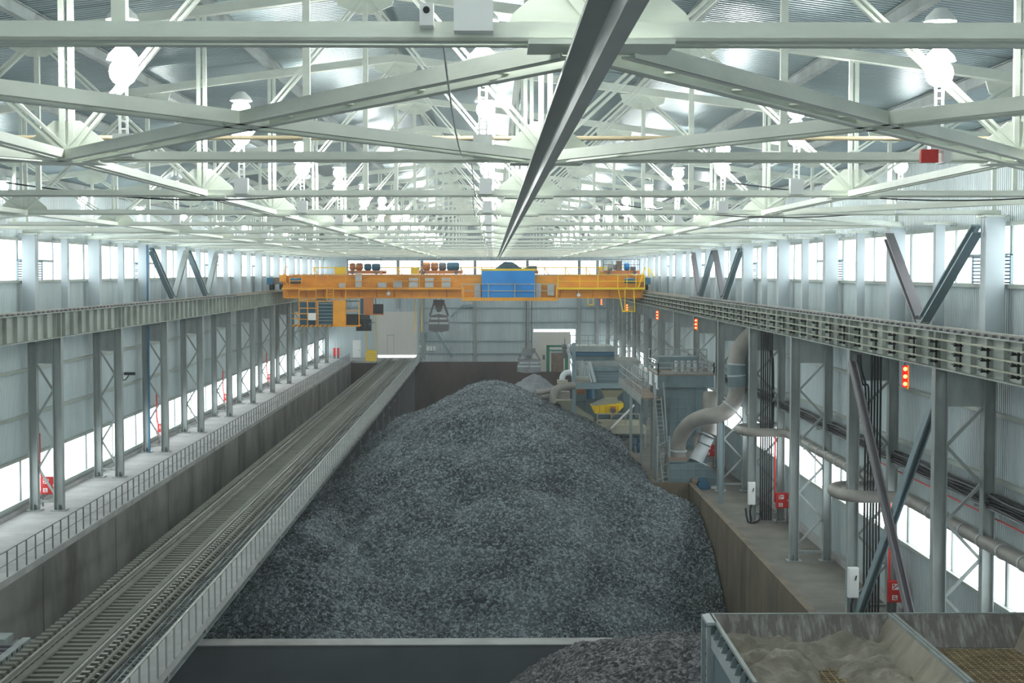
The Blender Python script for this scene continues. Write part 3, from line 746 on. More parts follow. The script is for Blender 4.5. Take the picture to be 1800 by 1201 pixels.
o = MB().box(-21.82, -21.7, 97.35, 97.47, 0.02, rz(1.7)).build('blue_pipe', 'bluepipe'); tag(o, 'blue pipe running up a column at the walkway wall', 'pipe')
for i, (px, py, Y, s) in enumerate(((228, 657, 86, -1),)):
    p = at(px, py, Y)
    t = thing('security_camera', p, 'small dark camera on the second visible walkway side column', 'camera')
    MB().box(p.x-.3, p.x+.3, Y-.1, Y+.1, p.z-.08, p.z+.08).build('camera_body', 'black', t); MB().tube([(p.x-.05, Y, p.z-.1), (p.x-.25, Y, p.z-.35), (p.x-.4, Y, p.z-.35)], .03, 6).build('bracket', 'black', t)
# far corner ladder, end wall boxes and stair
p0 = at(548, 625, 196); p1 = at(548, 560, 196)
t = thing('tall_ladder', (p0.x, 196, 0), 'tall pale ladder at the far end of the walkway', 'ladder')
for d in (-.3, .3): MB().box(p0.x+d-.04, p0.x+d+.04, 195.96, 196.04, 0, p1.z+1).build('rail', 'grey', t)
for j in range(24): MB().box(p0.x-.3, p0.x+.3, 195.97, 196.03, .3+j*.33, .36+j*.33).build('rung', 'grey', t)
for i, px in enumerate((752, 757.6, 763.5)):
    a, b = at(px-2.3, 609, YE-.5), at(px+2.3, 616.5, YE-.5)
    t = thing('switch_cabinet', ((a.x+b.x)/2, YE-.5, b.z), 'small white cabinet on the end wall beside the gate, %s from the gate' % ORD[i], 'cabinet', 'white end wall cabinets')
    MB().box(a.x, b.x, YE-.6, YE-.1, b.z, a.z).build('body', 'white', t)
p = at(739, 609, YE-.6); o = MB().tube([(p.x, YE-.6, p.z), (p.x, YE-.1, p.z)], .13, 12).build('round_lamp', 'white'); tag(o, 'small round white lamp beside the gate', 'lamp')
t = thing('end_stair', at(790, 600, 204), 'steep blue grey stair against the end wall by the grab', 'stair')
a, b = at(766, 583, 204), at(795, 628, 204)
for d in (0, .7): MB().bar((a.x, 203.6+d, a.z), (b.x, 203.6+d, b.z), .08, .3).build('stringer', 'bluegrey', t)
for j in range(14): q = a.lerp(b, (j+.5)/14); MB().box(q.x-.15, q.x+.15, 203.6, 204.3, q.z-.02, q.z+.02).build('tread', 'bluegrey', t)
c0 = at(745, 583, 204); MB().box(c0.x, a.x, 203.4, 204.8, a.z-.15, a.z).build('landing', 'bluegrey', t)
MB().box(c0.x, c0.x+.15, 203.5, 203.65, -.15, a.z-.15).build('leg', 'bluegrey', t)
MB().tube([(c0.x, 203.5, a.z+1), (a.x, 203.5, a.z+1), (b.x, 203.5, b.z+1)], .04, 6).build('hand_rail', 'bluegrey', t)
t = thing('end_bracket', at(820, 545, 204.5), 'blue grey sloping bracket below the crane on the end wall', 'bracket')
a, b, c = at(792, 558, 204.5), at(813, 538, 204.5), at(833, 538, 204.5)
MB().bar(a, b, .25, .25).build('strut', 'bluegrey', t); MB().box(b.x, c.x, 204, 205.5, b.z-.15, b.z+.15).build('beam', 'bluegrey', t)
# ------------------------------------------------------------------ ore piles
def vnoise(x, y, s, seed):
    r = np.random.default_rng(seed); T = r.random((64, 64)); u, v = x/s, y/s
    i, j = np.floor(u).astype(int), np.floor(v).astype(int); f, g = u-i, v-j; f = f*f*(3-2*f); g = g*g*(3-2*g)
    q = lambda a, b: T[a % 64, b % 64]
    return (q(i, j)*(1-f)*(1-g)+q(i+1, j)*f*(1-g)+q(i, j+1)*(1-f)*g+q(i+1, j+1)*f*g)*2-1
def stones(x, y, cell, seed):
    """lumps: every jittered cell is a rounded stone of its own height"""
    r = np.random.default_rng(seed); n = 256; J = r.random((n, n, 3))
    i, j = np.floor(x/cell).astype(int), np.floor(y/cell).astype(int); best = np.full(x.shape, 9.0); hh = np.zeros(x.shape)
    for a in (-1, 0, 1):
        for b in (-1, 0, 1):
            q = J[(i+a) % n, (j+b) % n]; d = np.hypot((i+a+q[..., 0])*cell-x, (j+b+q[..., 1])*cell-y)
            m = d < best; best = np.where(m, d, best); hh = np.where(m, q[..., 2], hh)
    return (.35+hh)*np.clip(1-(best/(cell*.75))**2, 0, 1)
def heap(name, xs, ys, zf, m, label, cat, keep=None):
    X, Y = np.meshgrid(xs, ys); Z = zf(X, Y); ny, nx = X.shape
    me = bpy.data.meshes.new(name)
    vs = np.stack([X, Y, Z], -1).reshape(-1, 3); idx = np.arange(nx*ny).reshape(ny, nx)
    fs = np.stack([idx[:-1, :-1], idx[:-1, 1:], idx[1:, 1:], idx[1:, :-1]], -1).reshape(-1, 4)
    if keep is not None: fs = fs[keep(X[:-1, :-1], Y[:-1, :-1]).ravel()]
    me.vertices.add(len(vs)); me.vertices.foreach_set('co', vs.ravel())
    me.loops.add(fs.size); me.loops.foreach_set('vertex_index', fs.ravel().astype(np.int32))
    me.polygons.add(len(fs)); me.polygons.foreach_set('loop_start', np.arange(0, fs.size, 4, dtype=np.int32))
    me.update(calc_edges=True); me.validate()
    me.materials.append(M[m]); o = bpy.data.objects.new(name, me); C.objects.link(o)
    return tag(o, label, cat, None, 'stuff')
def main_pile(X, Y):
    def cone(xa, ya, xb, yb, za, zb, k, rf):
        dx, dy = xb-xa, yb-ya; t = np.clip(((X-xa)*dx+(Y-ya)*dy)/(dx*dx+dy*dy+1e-9), 0, 1)
        r = np.hypot(X-xa-t*dx, Y-ya-t*dy); return za+(zb-za)*t-k*(np.sqrt(r*r+rf*rf)-rf)
    z = cone(.3, 95, .1, 124, -9.15, -9.0, .56, 2.4)
    z = np.maximum(z, cone(-2.2, 89.5, -3.4, 91, -10.3, -10.4, .56, 1.6))
    z = np.maximum(z, cone(.8, 84, .8, 84.2, -11.9, -11.9, .58, 1.6))
    z = np.maximum(z, cone(-4.2, 84, -4.5, 85, -12.3, -12.3, .56, 1.3))
    z = np.maximum(z, cone(-10.0, 76.5, -8.9, 92, -13.5, -13.1, .6, 1.0))       # bank against the bridge
    dx, dy = -9.2+4.6, 79-92.5; tt = np.clip(((X+4.6)*dx+(Y-92.5)*dy)/(dx*dx+dy*dy), 0, 1.15)
    z -= .95*np.exp(-(np.hypot(X+4.6-tt*dx, Y-92.5-tt*dy)/1.0)**2)                # gully between bank and front
    z -= 2.1*np.exp(-((((X+1.8)/1.9)**2+((Y-93.6)/2.1)**2))**2)          # scooped hollow
    z -= .8*np.exp(-((((X-.2)/2.6)**2+((Y-109)/1.6)**2))**2)
    z += .5*np.exp(-(((X+1.7)/2.5)**2+((Y-97.5)/1.5)**2))
    z -= .9*np.exp(-((((X+1.6)/1.5)**2+((Y-84.6)/1.6)**2))**2)
    z += .35*vnoise(X, Y, 4.5, 3)+.16*vnoise(X, Y, 1.9, 4)+.1*vnoise(X*.5+Y, Y, .8, 5)
    # gullies running down the flank towards the track
    u = (X+.5)*.8+(Y-95)*.6
    z -= np.where(X < -1, .3*np.clip(vnoise(u, X*.15, 1.6, 8), 0, 1), 0)*np.clip((-X-1)/4, 0, 1)
    z = np.where(X < -8.6, np.minimum(z, -12.95-.25*np.clip(-8.6-X, 0, 2)), z)
    z = np.maximum(z, ZP-H+.02+.15*vnoise(X, Y, 2.5, 9)*(1+0*X))
    wall = np.clip((XP1-X)/.6, 0, 1); z = np.where((Y > 98.2) & (X > 10.28), np.minimum(z, -14.4), z)
    z += .09*(stones(X, Y, .36, 21)-.3)+.15*(stones(X+5, Y, .22, 22)-.3)
    return np.maximum(z, ZP-H+.02)+H
def rise(a, b, s0, s1):
    out = [a]
    while out[-1] < b: out.append(out[-1]+s0+(s1-s0)*(out[-1]-a)/(b-a))
    return np.array(out)
heap('ore_pile', np.arange(-17.6, XP1-.02, .085), rise(68, 150, .075, .22), main_pile, 'coal', 'huge dark grey heap of crushed ore filling the pit', 'ore heap', lambda x, y: (y < 97.95) | (x < 10.15))
def near_pile(X, Y):
    r = np.hypot((X-7.2)*.85, (Y-48.5)*1.0)
    z = -11.75-.3*(np.sqrt(r*r+3)-1.7)+.13*vnoise(X, Y, 1.7, 31)+.2*vnoise(X, Y, 3.1, 32)
    z = z-.35*np.clip(3-X, 0, 9)**1.15
    z += .1*(stones(X, Y, .3, 33)-.3)+.06*(stones(X, Y, .15, 34)-.3)
    return np.maximum(z, ZP-H+.02)+H
heap('small_ore_pile', np.arange(-3, 12.5, .07), np.arange(41.2, 57.3, .07), near_pile, 'coal2', 'smaller purplish ore heap in front of the grey pit wall beside the hoppers', 'ore heap')
def lumps(X, Y):
    return (-9.35+.5*np.exp(-(((X-3.6)/.9)**2+((Y-129)/1.6)**2))+.55*vnoise(X, Y, .45, 41)*np.exp(-(((X-3.4)/1.2)**2+((Y-129)/2)**2))-.5*np.clip(np.hypot(X-3.4, (Y-129)*.7)-1.2, 0, 9))+H
heap('pale_lump_heap', np.arange(1.2, 5.6, .1), np.arange(125.5, 132.5, .1), lumps, 'lump', 'little heap of pale lumps on top of the big ore heap', 'lump heap')
# ------------------------------------------------------------------ overhead crane
YC = 146.0
def pbox(mb, px0, px1, py0, py1, ya, yb, Y=None):
    """box whose front face spans these pixels at depth ya (or Y)"""
    a, b = at(px0, py0, Y or ya), at(px1, py1, Y or ya)
    return mb.box(a.x, b.x, ya, yb, b.z, a.z)
t = thing('overhead_crane', (XM, YC+3, rz(-1.77)), 'orange yellow overhead travelling crane spanning the pit', 'crane')
mb = pbox(MB(), 497, 1131, 486, 523.5, 145.4, 147.2)
mb = pbox(mb, 497, 1131, 484.5, 486, 145.2, 147.4); pbox(mb, 500, 1128, 522.5, 524.5, 145.2, 147.4).build('front_girder', 'orange', t)
z0, z1 = at(800, 522, 146).z, at(800, 486, 146).z; xa, xb = at(497, 500, 146).x, at(1131, 500, 146).x
MB().box(xa, xb, 151.6, 153.4, z0, z1).build('rear_girder', 'orange', t)
for g in (145.9, 152.5): MB().box(xa+1, xb-1, g-.05, g+.05, z1+.08, z1+.2).build('trolley_rail', 'rail', t)
pbox(MB(), 495, 815, 505.8, 509.2, 144.1, 145.4).build('front_walkway', 'orange', t); pbox(MB(), 978, 1134, 505.8, 509.2, 144.1, 145.4).build('front_walkway', 'yellow', t)
MB().box(xa, xb, 153.4, 154.5, z1-1.1, z1-.95).build('rear_walkway', 'orange', t)
mb = MB(); zt = at(800, 523, 144).z
for px in list(range(506, 815, 31))+list(range(985, 1135, 29)): 
    q = at(px, 509, 144.3); mb.bar((q.x, 144.3, q.z), (q.x, 145.35, q.z-.75), .06, .06)
mb.build('walkway_bracket', 'brownor', t)
def rails(name, pxs, py0, py1, Y, col, r=.035, mid=True, par=t):
    h = MB()
    for px in pxs: p, q = at(px, py1, Y), at(px, py0, Y); h.bar(p, q, r*2, r*2)
    fr = (0, .5) if mid else (0,)
    for f in fr:
        p, q = at(pxs[0], py0+(py1-py0)*f, Y), at(pxs[-1], py0+(py1-py0)*f, Y); h.bar(p, q, r*1.8, r*1.8)
    h.build(name, col, par)
rails('railing', [509, 530, 555, 576, 607, 650, 691, 737, 776, 813], 483, 505, 144.2, 'orange')
rails('railing', [981, 1019, 1051, 1086, 1102, 1118, 1133], 483, 506, 144.2, 'yellow')
rails('railing', [812, 858.5, 905, 940, 979], 499.5, 523.5, 143.7, 'cream', .04)
mb = MB(); zr = z1+.05
for i in range(17):
    x = xa+2+i*2.1; mb.bar((x, 154.3, z1-.95), (x, 154.3, z1+.85), .1, .1); mb.bar((x, 154.3, z1+.8), (x+.6, 154.3, z1-.1), .09, .09)
mb.bar((xa+2, 154.3, z1+.85), (xb-1, 154.3, z1+.85), .1, .1).build('rear_railing', 'yellow', t)
pbox(MB(), 812, 981, 523.3, 529, 143.6, 145.4).build('house_platform', 'orange', t)
for a, b in ((812, 816), (977, 981)): pbox(MB(), a, b, 506, 524, 143.6, 143.8).build('platform_hanger', 'orange', t)
h = pbox(MB(), 847, 940, 476, 523, 143.95, 145.3).build('electrical_house', 'blue', t)
mb = MB()
for px in range(850, 940, 7): pbox(mb, px, px+.9, 477, 522, 143.91, 143.95)
mb.build('wall_rib', 'blue', h)
pbox(MB(), 845.5, 942, 472.5, 476, 143.9, 145.4).build('house_roof', 'yellow', h)
for i, (a, b, c, d) in enumerate(((664, 679, 497, 505.5), (691, 706, 493, 505.5), (719, 735, 489, 505.5), (747, 762, 489, 505.5), (776, 792, 489, 505.5), (834, 845, 500, 523), (941.5, 951, 498, 523), (962.5, 974, 499, 520), (596, 607, 498, 506), (624.5, 635, 480, 505))):
    k = pbox(MB(), a, b, c, d, 144.5, 145.1).build('control_cabinet', 'grey', t)
    pbox(MB(), a+1, b-1, c+1, d-1, 144.46, 144.5).build('cabinet_door', 'grey', k)
for px, py in ((683, 516.5), (828, 532), (1017, 519)):
    q = at(px, py, 144.6); MB().sphere((q.x, 144.6, q.z), .19, 10, 6).tube([(q.x, 144.6, q.z), (q.x, 144.6, q.z+.5)], .03, 6).build('work_lamp', 'white', t)
# end carriages
for a, b, s in ((489, 506, 'walkway'), (1119, 1137, 'machine')):
    xr = XCL if s == 'walkway' else XCR
    e = MB().box(xr-.28, xr+.28, 144.5, 154.5, rz(-1.2), rz(-.55)).build('end_carriage', 'teal', t)
    for y in (145.2, 147, 152, 153.8): MB().tube([(xr-.1, y, rz(-1.4)), (xr+.1, y, rz(-1.4))], .35, 14).build('wheel', 'black', e)
    pbox(MB(), a+2, b-3, 483, 496, 144.6, 145.3).build('corner_bracket', 'orange', e)
    sg = -1 if s == 'walkway' else 1
    c = at(520 if sg < 0 else 1107, 493.5, 144.7); MB().tube([(c.x-.5, 144.7, c.z), (c.x+.5, 144.7, c.z)], .26, 12).build('drive_motor', 'teal', t)
q = [at(1128, 484, 144.4), at(1122, 506, 144.4), at(1134, 470, 144.4)]
MB().bar(q[1], q[2], .12, .12).build('corner_strut', 'yellow', t); MB().bar(at(500, 484, 144.4), at(503, 466, 144.4), .08, .08).bar(at(507, 505, 144.4), at(499, 490, 144.4), .1, .1).build('corner_strut', 'orange', t)
# operator cab at the walkway side
cab = pbox(MB(), 513, 632, 572, 574.5, 142.2, 145).build('operator_cab', 'orange', t)
mb = MB()
for i in range(9): p, q = at(517+i*8, 575, 142.15), at(521+i*8, 571, 142.15); mb.bar(p, q, .16, .05, up=(1, 0, 0))
mb.build('hazard_stripe', 'black', cab)
mb = MB()
for px, a, b in ((525.5, 509, 573), (540.5, 528, 573), (555.5, 509, 573), (558.5, 528, 573), (586, 528, 573), (607.5, 509, 573), (631, 528, 573)):
    pbox(mb, px-.9, px+.9, a, b, 142.4, 142.55); pbox(mb, px-.9, px+.9, a, b, 144.6, 144.75)
for a, b, py in ((525, 556, 526.5), (525, 632, 529.5), (525, 556, 510), (586, 608, 526.5), (525, 558, 542), (525, 558, 551.5), (525, 558, 561.5), (513, 526, 551), (513, 526, 560.5), (607, 632, 546), (607, 632, 529.5)):
    pbox(mb, a, b, py-.7, py+.7, 142.4, 142.55)
mb.build('cab_frame', 'orange', cab)
mb = MB()
for py in range(534, 572, 6): pbox(mb, 559, 586, py-.4, py+.4, 142.42, 142.5)
mb.build('guard_bars', 'cream', cab)
pbox(MB(), 586.5, 607.5, 528.5, 573.5, 142.3, 142.4).build('side_panel', 'orange', cab)
pbox(MB(), 527, 586, 532, 572, 143.2, 144.4).build('cab_interior', 'teal', cab)
pbox(MB(), 541.5, 555, 550.5, 563, 142.36, 142.4).build('window_paper', 'white', cab)
pbox(MB(), 606, 627, 553, 571, 143.0, 144.4).build('cab_seat', 'black', cab)
mb = MB()
for px in (574.5, 586): pbox(mb, px-.8, px+.8, 507, 528, 142.2, 142.3)
for py in (512, 517, 522): pbox(mb, 574.5, 586, py-.5, py+.5, 142.2, 142.3)
mb.build('cab_ladder', 'orange', cab)
pbox(MB(), 639, 655.5, 523.5, 554, 144.2, 145.2).build('hanging_cabinet', 'brownor', t)
pbox(MB(), 656, 673, 535, 552, 144.6, 145.4).build('resistor_box', 'black', t); pbox(MB(), 656, 674, 552, 554, 144.2, 145.4).build('resistor_tray', 'brownor', t)
pbox(MB(), 633, 638, 525, 552, 144.5, 145).build('cable_guard', 'teal', t)
pbox(MB(), 626, 652, 562, 582, 144.4, 145.4).build('lower_box', 'black', t); pbox(MB(), 628, 650, 553, 562, 144.9, 145.1).build('box_hanger', 'dark', t)
# maintenance cage at the machine side
mb = MB()
for p, q in (((1087, 509), (1095, 549)), ((1098.5, 509), (1098.5, 549)), ((1114, 509), (1116, 549))): mb.bar(at(*p, 144.3), at(*q, 144.3), .09, .09)
pbox(mb, 1094, 1117, 546.5, 548.5, 143.6, 145); pbox(mb, 1099, 1116, 539, 540, 144.25, 144.35); pbox(mb, 1099, 1116, 543, 544, 144.25, 144.35)
mb.build('maintenance_cage', 'yellow', t)
mb = MB()
for a, b, c, d in ((1033, 1034.2, 523, 537), (1042.5, 1043.7, 523, 537), (1033, 1043.7, 535.5, 537)): pbox(mb, a, b, c, d, 145, 145.15)
mb.build('stirrup', 'yellow', t)
for a, b, c, d in ((590, 608, 470, 485), (722, 735, 470, 482), (1053, 1060, 469, 483)):
    pbox(MB(), a, b, c, d, 151, 151.2).build('end_guard', 'yellow', t)
# hoist trolleys on the crane
zr = z1+.2
def trolley(px0, px1, items, label, tarp=False):
    xa, xb = at(px0, 480, 146).x, at(px1, 480, 146).x
    t = thing('hoist_trolley', ((xa+xb)/2, 149, zr), label, 'hoist trolley', 'hoist trolleys on the crane')
    b = MB().box(xa, xb, 145.5, 146.3, zr+.03, zr+.36).box(xa, xb, 152.1, 152.9, zr+.03, zr+.36).box(xa, xb, 146.2, 152.2, zr+.24, zr+.36)
    b.build('trolley_frame', 'brownor', t)
    for x in (xa+.5, xb-.5):
        for y in (145.9, 152.5): MB().tube([(x, y-.5 if y < 149 else y+.38, zr+.17), (x, y-.38 if y < 149 else y+.5, zr+.17)], .17, 12).build('wheel', 'dark', t)
    for nm, a, b, c, d, col in items:
        p, q = at(a, c, 146.5), at(b, d, 146.5); r = min(abs(p.z-q.z), 1.6)/2; zc = zr+.36+r
        if nm in ('winding_drum', 'hoist_motor', 'gearbox_wheel'):
            x0, x1 = p.x, q.x; n = max(1, round((x1-x0)/(1.5*r)))
            MB().tube([(x0, 147, zc), (x0+.1, 147, zc), (x1-.1, 147, zc), (x1, 147, zc)], [r*.75, r, r, r*.75], 16).build(nm, col, t)
        else: MB().box(p.x, q.x, 146.4, 147.6, zr+.36, zr+.36+2*r).build(nm, col, t)
    mb = MB()
    for x in (xa, (xa+xb)/2, xb): mb.bar((x, 145.7, zr+.36), (x, 145.7, zr+1.4), .05, .05)
    for z in (.9, 1.4): mb.bar((xa, 145.7, zr+z), (xb, 145.7, zr+z), .05, .05)
    mb.build('railing', 'dark', t)
    if tarp:
        a, b, c = at(866, 471, 146.2), at(892, 460, 146.2), at(919, 471, 146.2); d = at(931, 468, 146.2)
        MB().prism([(a.x, zr+.36), (b.x-.3, zr+1.2), (b.x+.5, zr+1.15), (c.x, zr+.5), (d.x, zr+.7), (d.x+.4, zr+.36)], 'y', 146.2, 150).build('tarpaulin', 'teal', t)
    return t
trolley(611, 671, [('winding_drum', 614, 624, 465, 478, 'brownor'), ('winding_drum', 625, 637, 465, 478, 'brownor'), ('hoist_motor', 640, 652, 465, 477, 'teal'), ('hoist_motor', 653, 668, 465, 477, 'teal')], 'hoist trolley with two orange drums and teal motors near the operator cab')
trolley(736, 811, [('winding_drum', 743, 756, 462, 476, 'brownor'), ('winding_drum', 757, 770, 462, 476, 'brownor'), ('hoist_motor', 771, 784, 462, 476, 'dark'), ('hoist_motor', 785, 807, 462, 476, 'teal')], 'hoist trolley with orange drums and dark teal motors above the grab')
trolley(864, 946, [('gearbox', 930, 944, 468, 476, 'dark')], 'hoist trolley under a dark teal tarpaulin behind the blue house', True)
trolley(1060, 1124, [('winding_drum', 1068, 1078, 461, 477, 'grey'), ('winding_drum', 1079, 1083, 466, 477, 'grey'), ('gearbox', 1084, 1093, 460, 477, 'brick'), ('hoist_motor', 1098, 1107, 464, 477, 'blue'), ('brake', 1109, 1118, 470, 477, 'dark')], 'hoist trolley with grey drum and bright blue motor at the machine side')
# grabs
def grab(px, py0, py1, w, Y, label, col, rope):
    p, q = at(px, py0, Y), at(px, py1, Y); hh = p.z-q.z; x = p.x; z = q.z; ww = w/2
    t = thing('clamshell_grab', (x, Y, z), label, 'grab', 'crane grabs')
    MB().box(x-ww*.55, x+ww*.55, Y-.5, Y+.5, z+hh*.86, z+hh*.97).prism([(x-ww*.5, z+hh*.86), (x+ww*.5, z+hh*.86), (x+ww*.3, z+hh*.7), (x-ww*.3, z+hh*.7)], 'y', Y-.4, Y+.4).build('head_frame', col, t)
    for s in (-1, 1):
        for d in (-.5, .5): MB().bar((x+s*ww*.45, Y+d, z+hh*.9), (x+s*ww*.92, Y+d, z+hh*.48), .12, .16).build('arm', col, t)
        MB().prism([(x, z+hh*.55), (x+s*ww*.8, z+hh*.5), (x+s*ww, z+hh*.3), (x+s*ww, z+hh*.05), (x+s*ww*.3, z), (x, z+.04)][::-s], 'y', Y-.85, Y+.85).build('bucket_shell', col, t)
        MB().box(x+s*.05, x+s*ww*.98, Y-.9, Y-.85, z+hh*.24, z+hh*.3).box(x+s*.05, x+s*ww*.8, Y-.9, Y-.85, z+hh*.38, z+hh*.44).build('shell_rib', 'grey', t)
    for s in (-1, 1): MB().tube([(x+s*.25, Y, z+hh*.97), (x+s*.25, Y, rope)], .03, 5).build('rope', 'black', t)
    MB().tube([(x, Y-.35, z+hh*.68), (x, Y+.35, z+hh*.68)], .28, 12).build('sheave', 'dark', t)
grab(771.5, 525.5, 583.5, 1.95, 149, 'dark clamshell grab hanging under the crane beside the yellow chains', 'dark', zr+.5)
grab(930, 611, 655, 2.3, 149, 'pale grey clamshell grab hanging low above the top of the ore heap', 'lump', zr+.5)
for i, px in enumerate((730, 741)):
    a, b = at(px, 524.5, 148.5), at(px, 583, 148.5)
    mb = MB(); n = 42
    for j in range(n):
        z = a.z+(b.z-a.z)*j/n; mb.box(a.x-.07+.07*(j % 2), a.x+.07*(j % 2), 148.45, 148.55, z-(a.z-b.z)/n*1.1, z)
    o = mb.build('hoist_chain', 'yellow'); tag(o, 'yellow chain hanging under the crane, %s from the cab' % ORD[i], 'chain', 'yellow hanging chains')
p, q = at(652, 614, 147.5), at(652, 635, 147.5)
t = thing('hook_block', (p.x, 147.5, q.z), 'yellow ribbed hook block hanging low in front of the far walkway end', 'hook block')
w = .52
MB().prism([(p.x-w, q.z), (p.x+w, q.z), (p.x+w*1.05, q.z+.6), (p.x+w*.9, p.z-.15), (p.x-w*.5, p.z-.05), (p.x-w, q.z+.7)], 'y', 147.2, 147.8).build('block_body', 'yellow', t)
mb = MB()
for i in range(4): mb.box(p.x-w, p.x+w, 147.17, 147.2, q.z+.1+i*.2, q.z+.14+i*.2)
mb.build('block_rib', 'cream', t)
for px, py in ((644.5, 582), (660.5, 552)):
    a = at(px, py, 147.5); mb = MB(); n = 34; b = at(px, 617, 147.5)
    for j in range(n): z = a.z+(b.z-a.z)*j/n; mb.box(a.x-.06+.05*(j % 2), a.x+.01+.05*(j % 2), 147.46, 147.54, z-(a.z-b.z)/n*1.1, z)
    mb.build('chain', 'yellow', t)
    MB().tube([a, (a.x, 147.5, rz(-2.4))], .03, 5).build('rope', 'black', t)
# ------------------------------------------------------------------ exhaust fan, ducts, filter house
YF = 98.95
t = thing('exhaust_fan', at(1218, 866, YF), 'blue grey ribbed fan housing behind the end of the pit wall', 'fan')
sc = [(1178, 815), (1222, 813), (1236, 815.5), (1247, 821), (1255, 829), (1260, 839), (1262, 850), (1259, 864), (1178, 864)]
poly = [(at(a, b, YF).x, at(a, b, YF).z) for a, b in sc][::-1]
MB().prism(poly, 'y', YF, YF+1.3).build('housing', 'machine', t)
mb = MB()
for px in (1199, 1219, 1240): pbox(mb, px-.5, px+.5, 816 if px < 1230 else 818, 863, YF-.06, YF)
for py in (825, 840, 854): pbox(mb, 1178, 1254 if py < 830 else 1260, py-.5, py+.5, YF-.06, YF)
mb.build('housing_rib', 'bluegrey', t)
pbox(MB(), 1176, 1208, 804.5, 811, YF-.05, YF+1.2).build('inlet_flange', 'brick', t); pbox(MB(), 1177, 1207, 811, 813.5, YF-.1, YF+1.3).build('inlet_plate', 'machine', t)
c = at(1236, 853, YF-.3); MB().tube([(c.x, YF-.55, c.z), (c.x, YF-.05, c.z)], .36, 18).tube([(c.x-.1, YF-.6, c.z), (c.x-.1, YF-.55, c.z)], .22, 14).build('drive_motor', 'bluepipe', t)
pbox(MB(), 1228, 1240, 841, 846, YF-.4, YF-.05).build('terminal_box', 'bluepipe', t)
c = at(1221, 845, YF-.2); MB().tube([(c.x, YF-.35, c.z), (c.x, YF-.05, c.z)], .2, 12).build('bearing', 'brick', t)
a = at(1252, 871, 98.2); MB().box(a.x, a.x+.65, 98.8, 99.3, ZR, ZR+.16).build('base_frame', 'white', t)
# big S-shaped duct
t = thing('exhaust_duct', at(1193, 803, YF), 'big dusty S-shaped duct rising from the fan to the machine side wall', 'duct')
P = [(1192, 804), (1192, 788), (1196, 768), (1212, 746), (1238, 733), (1264, 729), (1284, 715), (1294, 694), (1295, 670), (1294, 645), (1297, 622), (1308, 603), (1326, 584)]
path = smooth_path([at(a, b, YF+.55-(0, 0, .2, .9, 1.9, 2.6, 2.6, 2.6, 2.6, 2.6, 2.6, 2.6, 2.6)[i]) for i, (a, b) in enumerate(P)], 5)
rad = [.5+.06*(i/len(path)) for i in range(len(path))]
MB().tube(path, rad, 18).build('duct_bend', 'duct', t)
for i in (4, 30, 42, 46): d = (path[i+1]-path[i]).normalized(); MB().tube([path[i]-d*.05, path[i]+d*.05], .6, 18).build('duct_collar', 'grey', t)
p0, p1 = path[38], path[46]; MB().tube([p0, p1], .575, 18).build('duct_sleeve', 'machine', t)
p = at(1306, 655, 97.5); MB().box(p.x-.9, 16.9, 97.2, 97.6, p.z-.08, p.z+.08).build('duct_support', 'machine', t)
t = thing('filter_duct', at(1223, 812, 99.6), 'white wrapped sloping duct between fan and filter house', 'duct')
a = [at(1248, 690, 100.9), at(1248, 712, 100.7), at(1249, 740, 100.5), at(1245, 765, 100.2)]
MB().tube(smooth_path(a, 4), .52, 16).build('upper_bend', 'duct', t)
MB().tube([at(1244, 765, 100.15), at(1233, 790, 99.9), at(1222, 812.5, 99.6)], [.48, .46, .47], 16).build('wrapped_run', 'foil', t)
for py, px in ((780, 1237.5), (766, 1244)): q = at(px, py, 100); d = Vector((.3, 0, .75)).normalized(); MB().tube([q-d*.03, q+d*.03], .52, 16).build('strap', 'dark', t)
q = at(1223, 772, 99.9); MB().tube([q-Vector((0, 0, .5)), q, q+Vector((.25, .2, .3))], .2, 12).build('branch_stub', 'duct', t)
o = pbox(MB(), 1264.5, 1270, 744, 886, 92.6, 92.75).build('pipe_post', 'bluegrey'); o['kind'] = 'thing'; tag(o, 'slim blue grey upright post at the machine side between fan and column', 'post')
# filter house
YH = 101.6
t = thing('filter_house', at(1208, 828, YH), 'tall blue grey panelled filter house behind the big duct', 'filter house')
a, b = at(1160, 682, YH), at(1254, 800, YH)
MB().box(a.x+.4, b.x-.35, YH+.3, 107.6, ZR+2.2, a.z).build('body', 'machine', t)
for px in (1178, 1193.5, 1209, 1224.5, 1240): q = at(px, 700, YH+.3); MB().box(q.x-.04, q.x+.04, YH+.22, YH+.3, ZR+2.2, a.z).build('body_rib', 'machine', t)
for py in (699, 717, 741, 760, 782): q = at(1200, py, YH+.3); MB().box(a.x+.4, b.x-.35, YH+.24, YH+.3, q.z-.04, q.z+.04).build('body_rib', 'machine', t)
h0, h1 = at(1157, 660, YH), at(1255, 681.5, YH)
MB().box(h0.x, h1.x, YH, 107.8, h1.z, h0.z).build('header', 'machine', t)
for px in (1157.5, 1175, 1191, 1223, 1254): q = at(px, 660, YH); MB().box(q.x-.04, q.x+.04, YH-.06, YH, h1.z, h0.z).build('header_rib', 'machine', t)
for x in (a.x+.5, b.x-.5):
    for y in (YH+.5, 107.3): MB().box(x-.12, x+.12, y-.12, y+.12, ZR, ZR+2.2).build('leg', 'machine', t)
MB().box(h0.x-.1, h1.x+.1, YH-.1, 108, h0.z, h0.z+.08).build('roof_plate', 'brick', t)
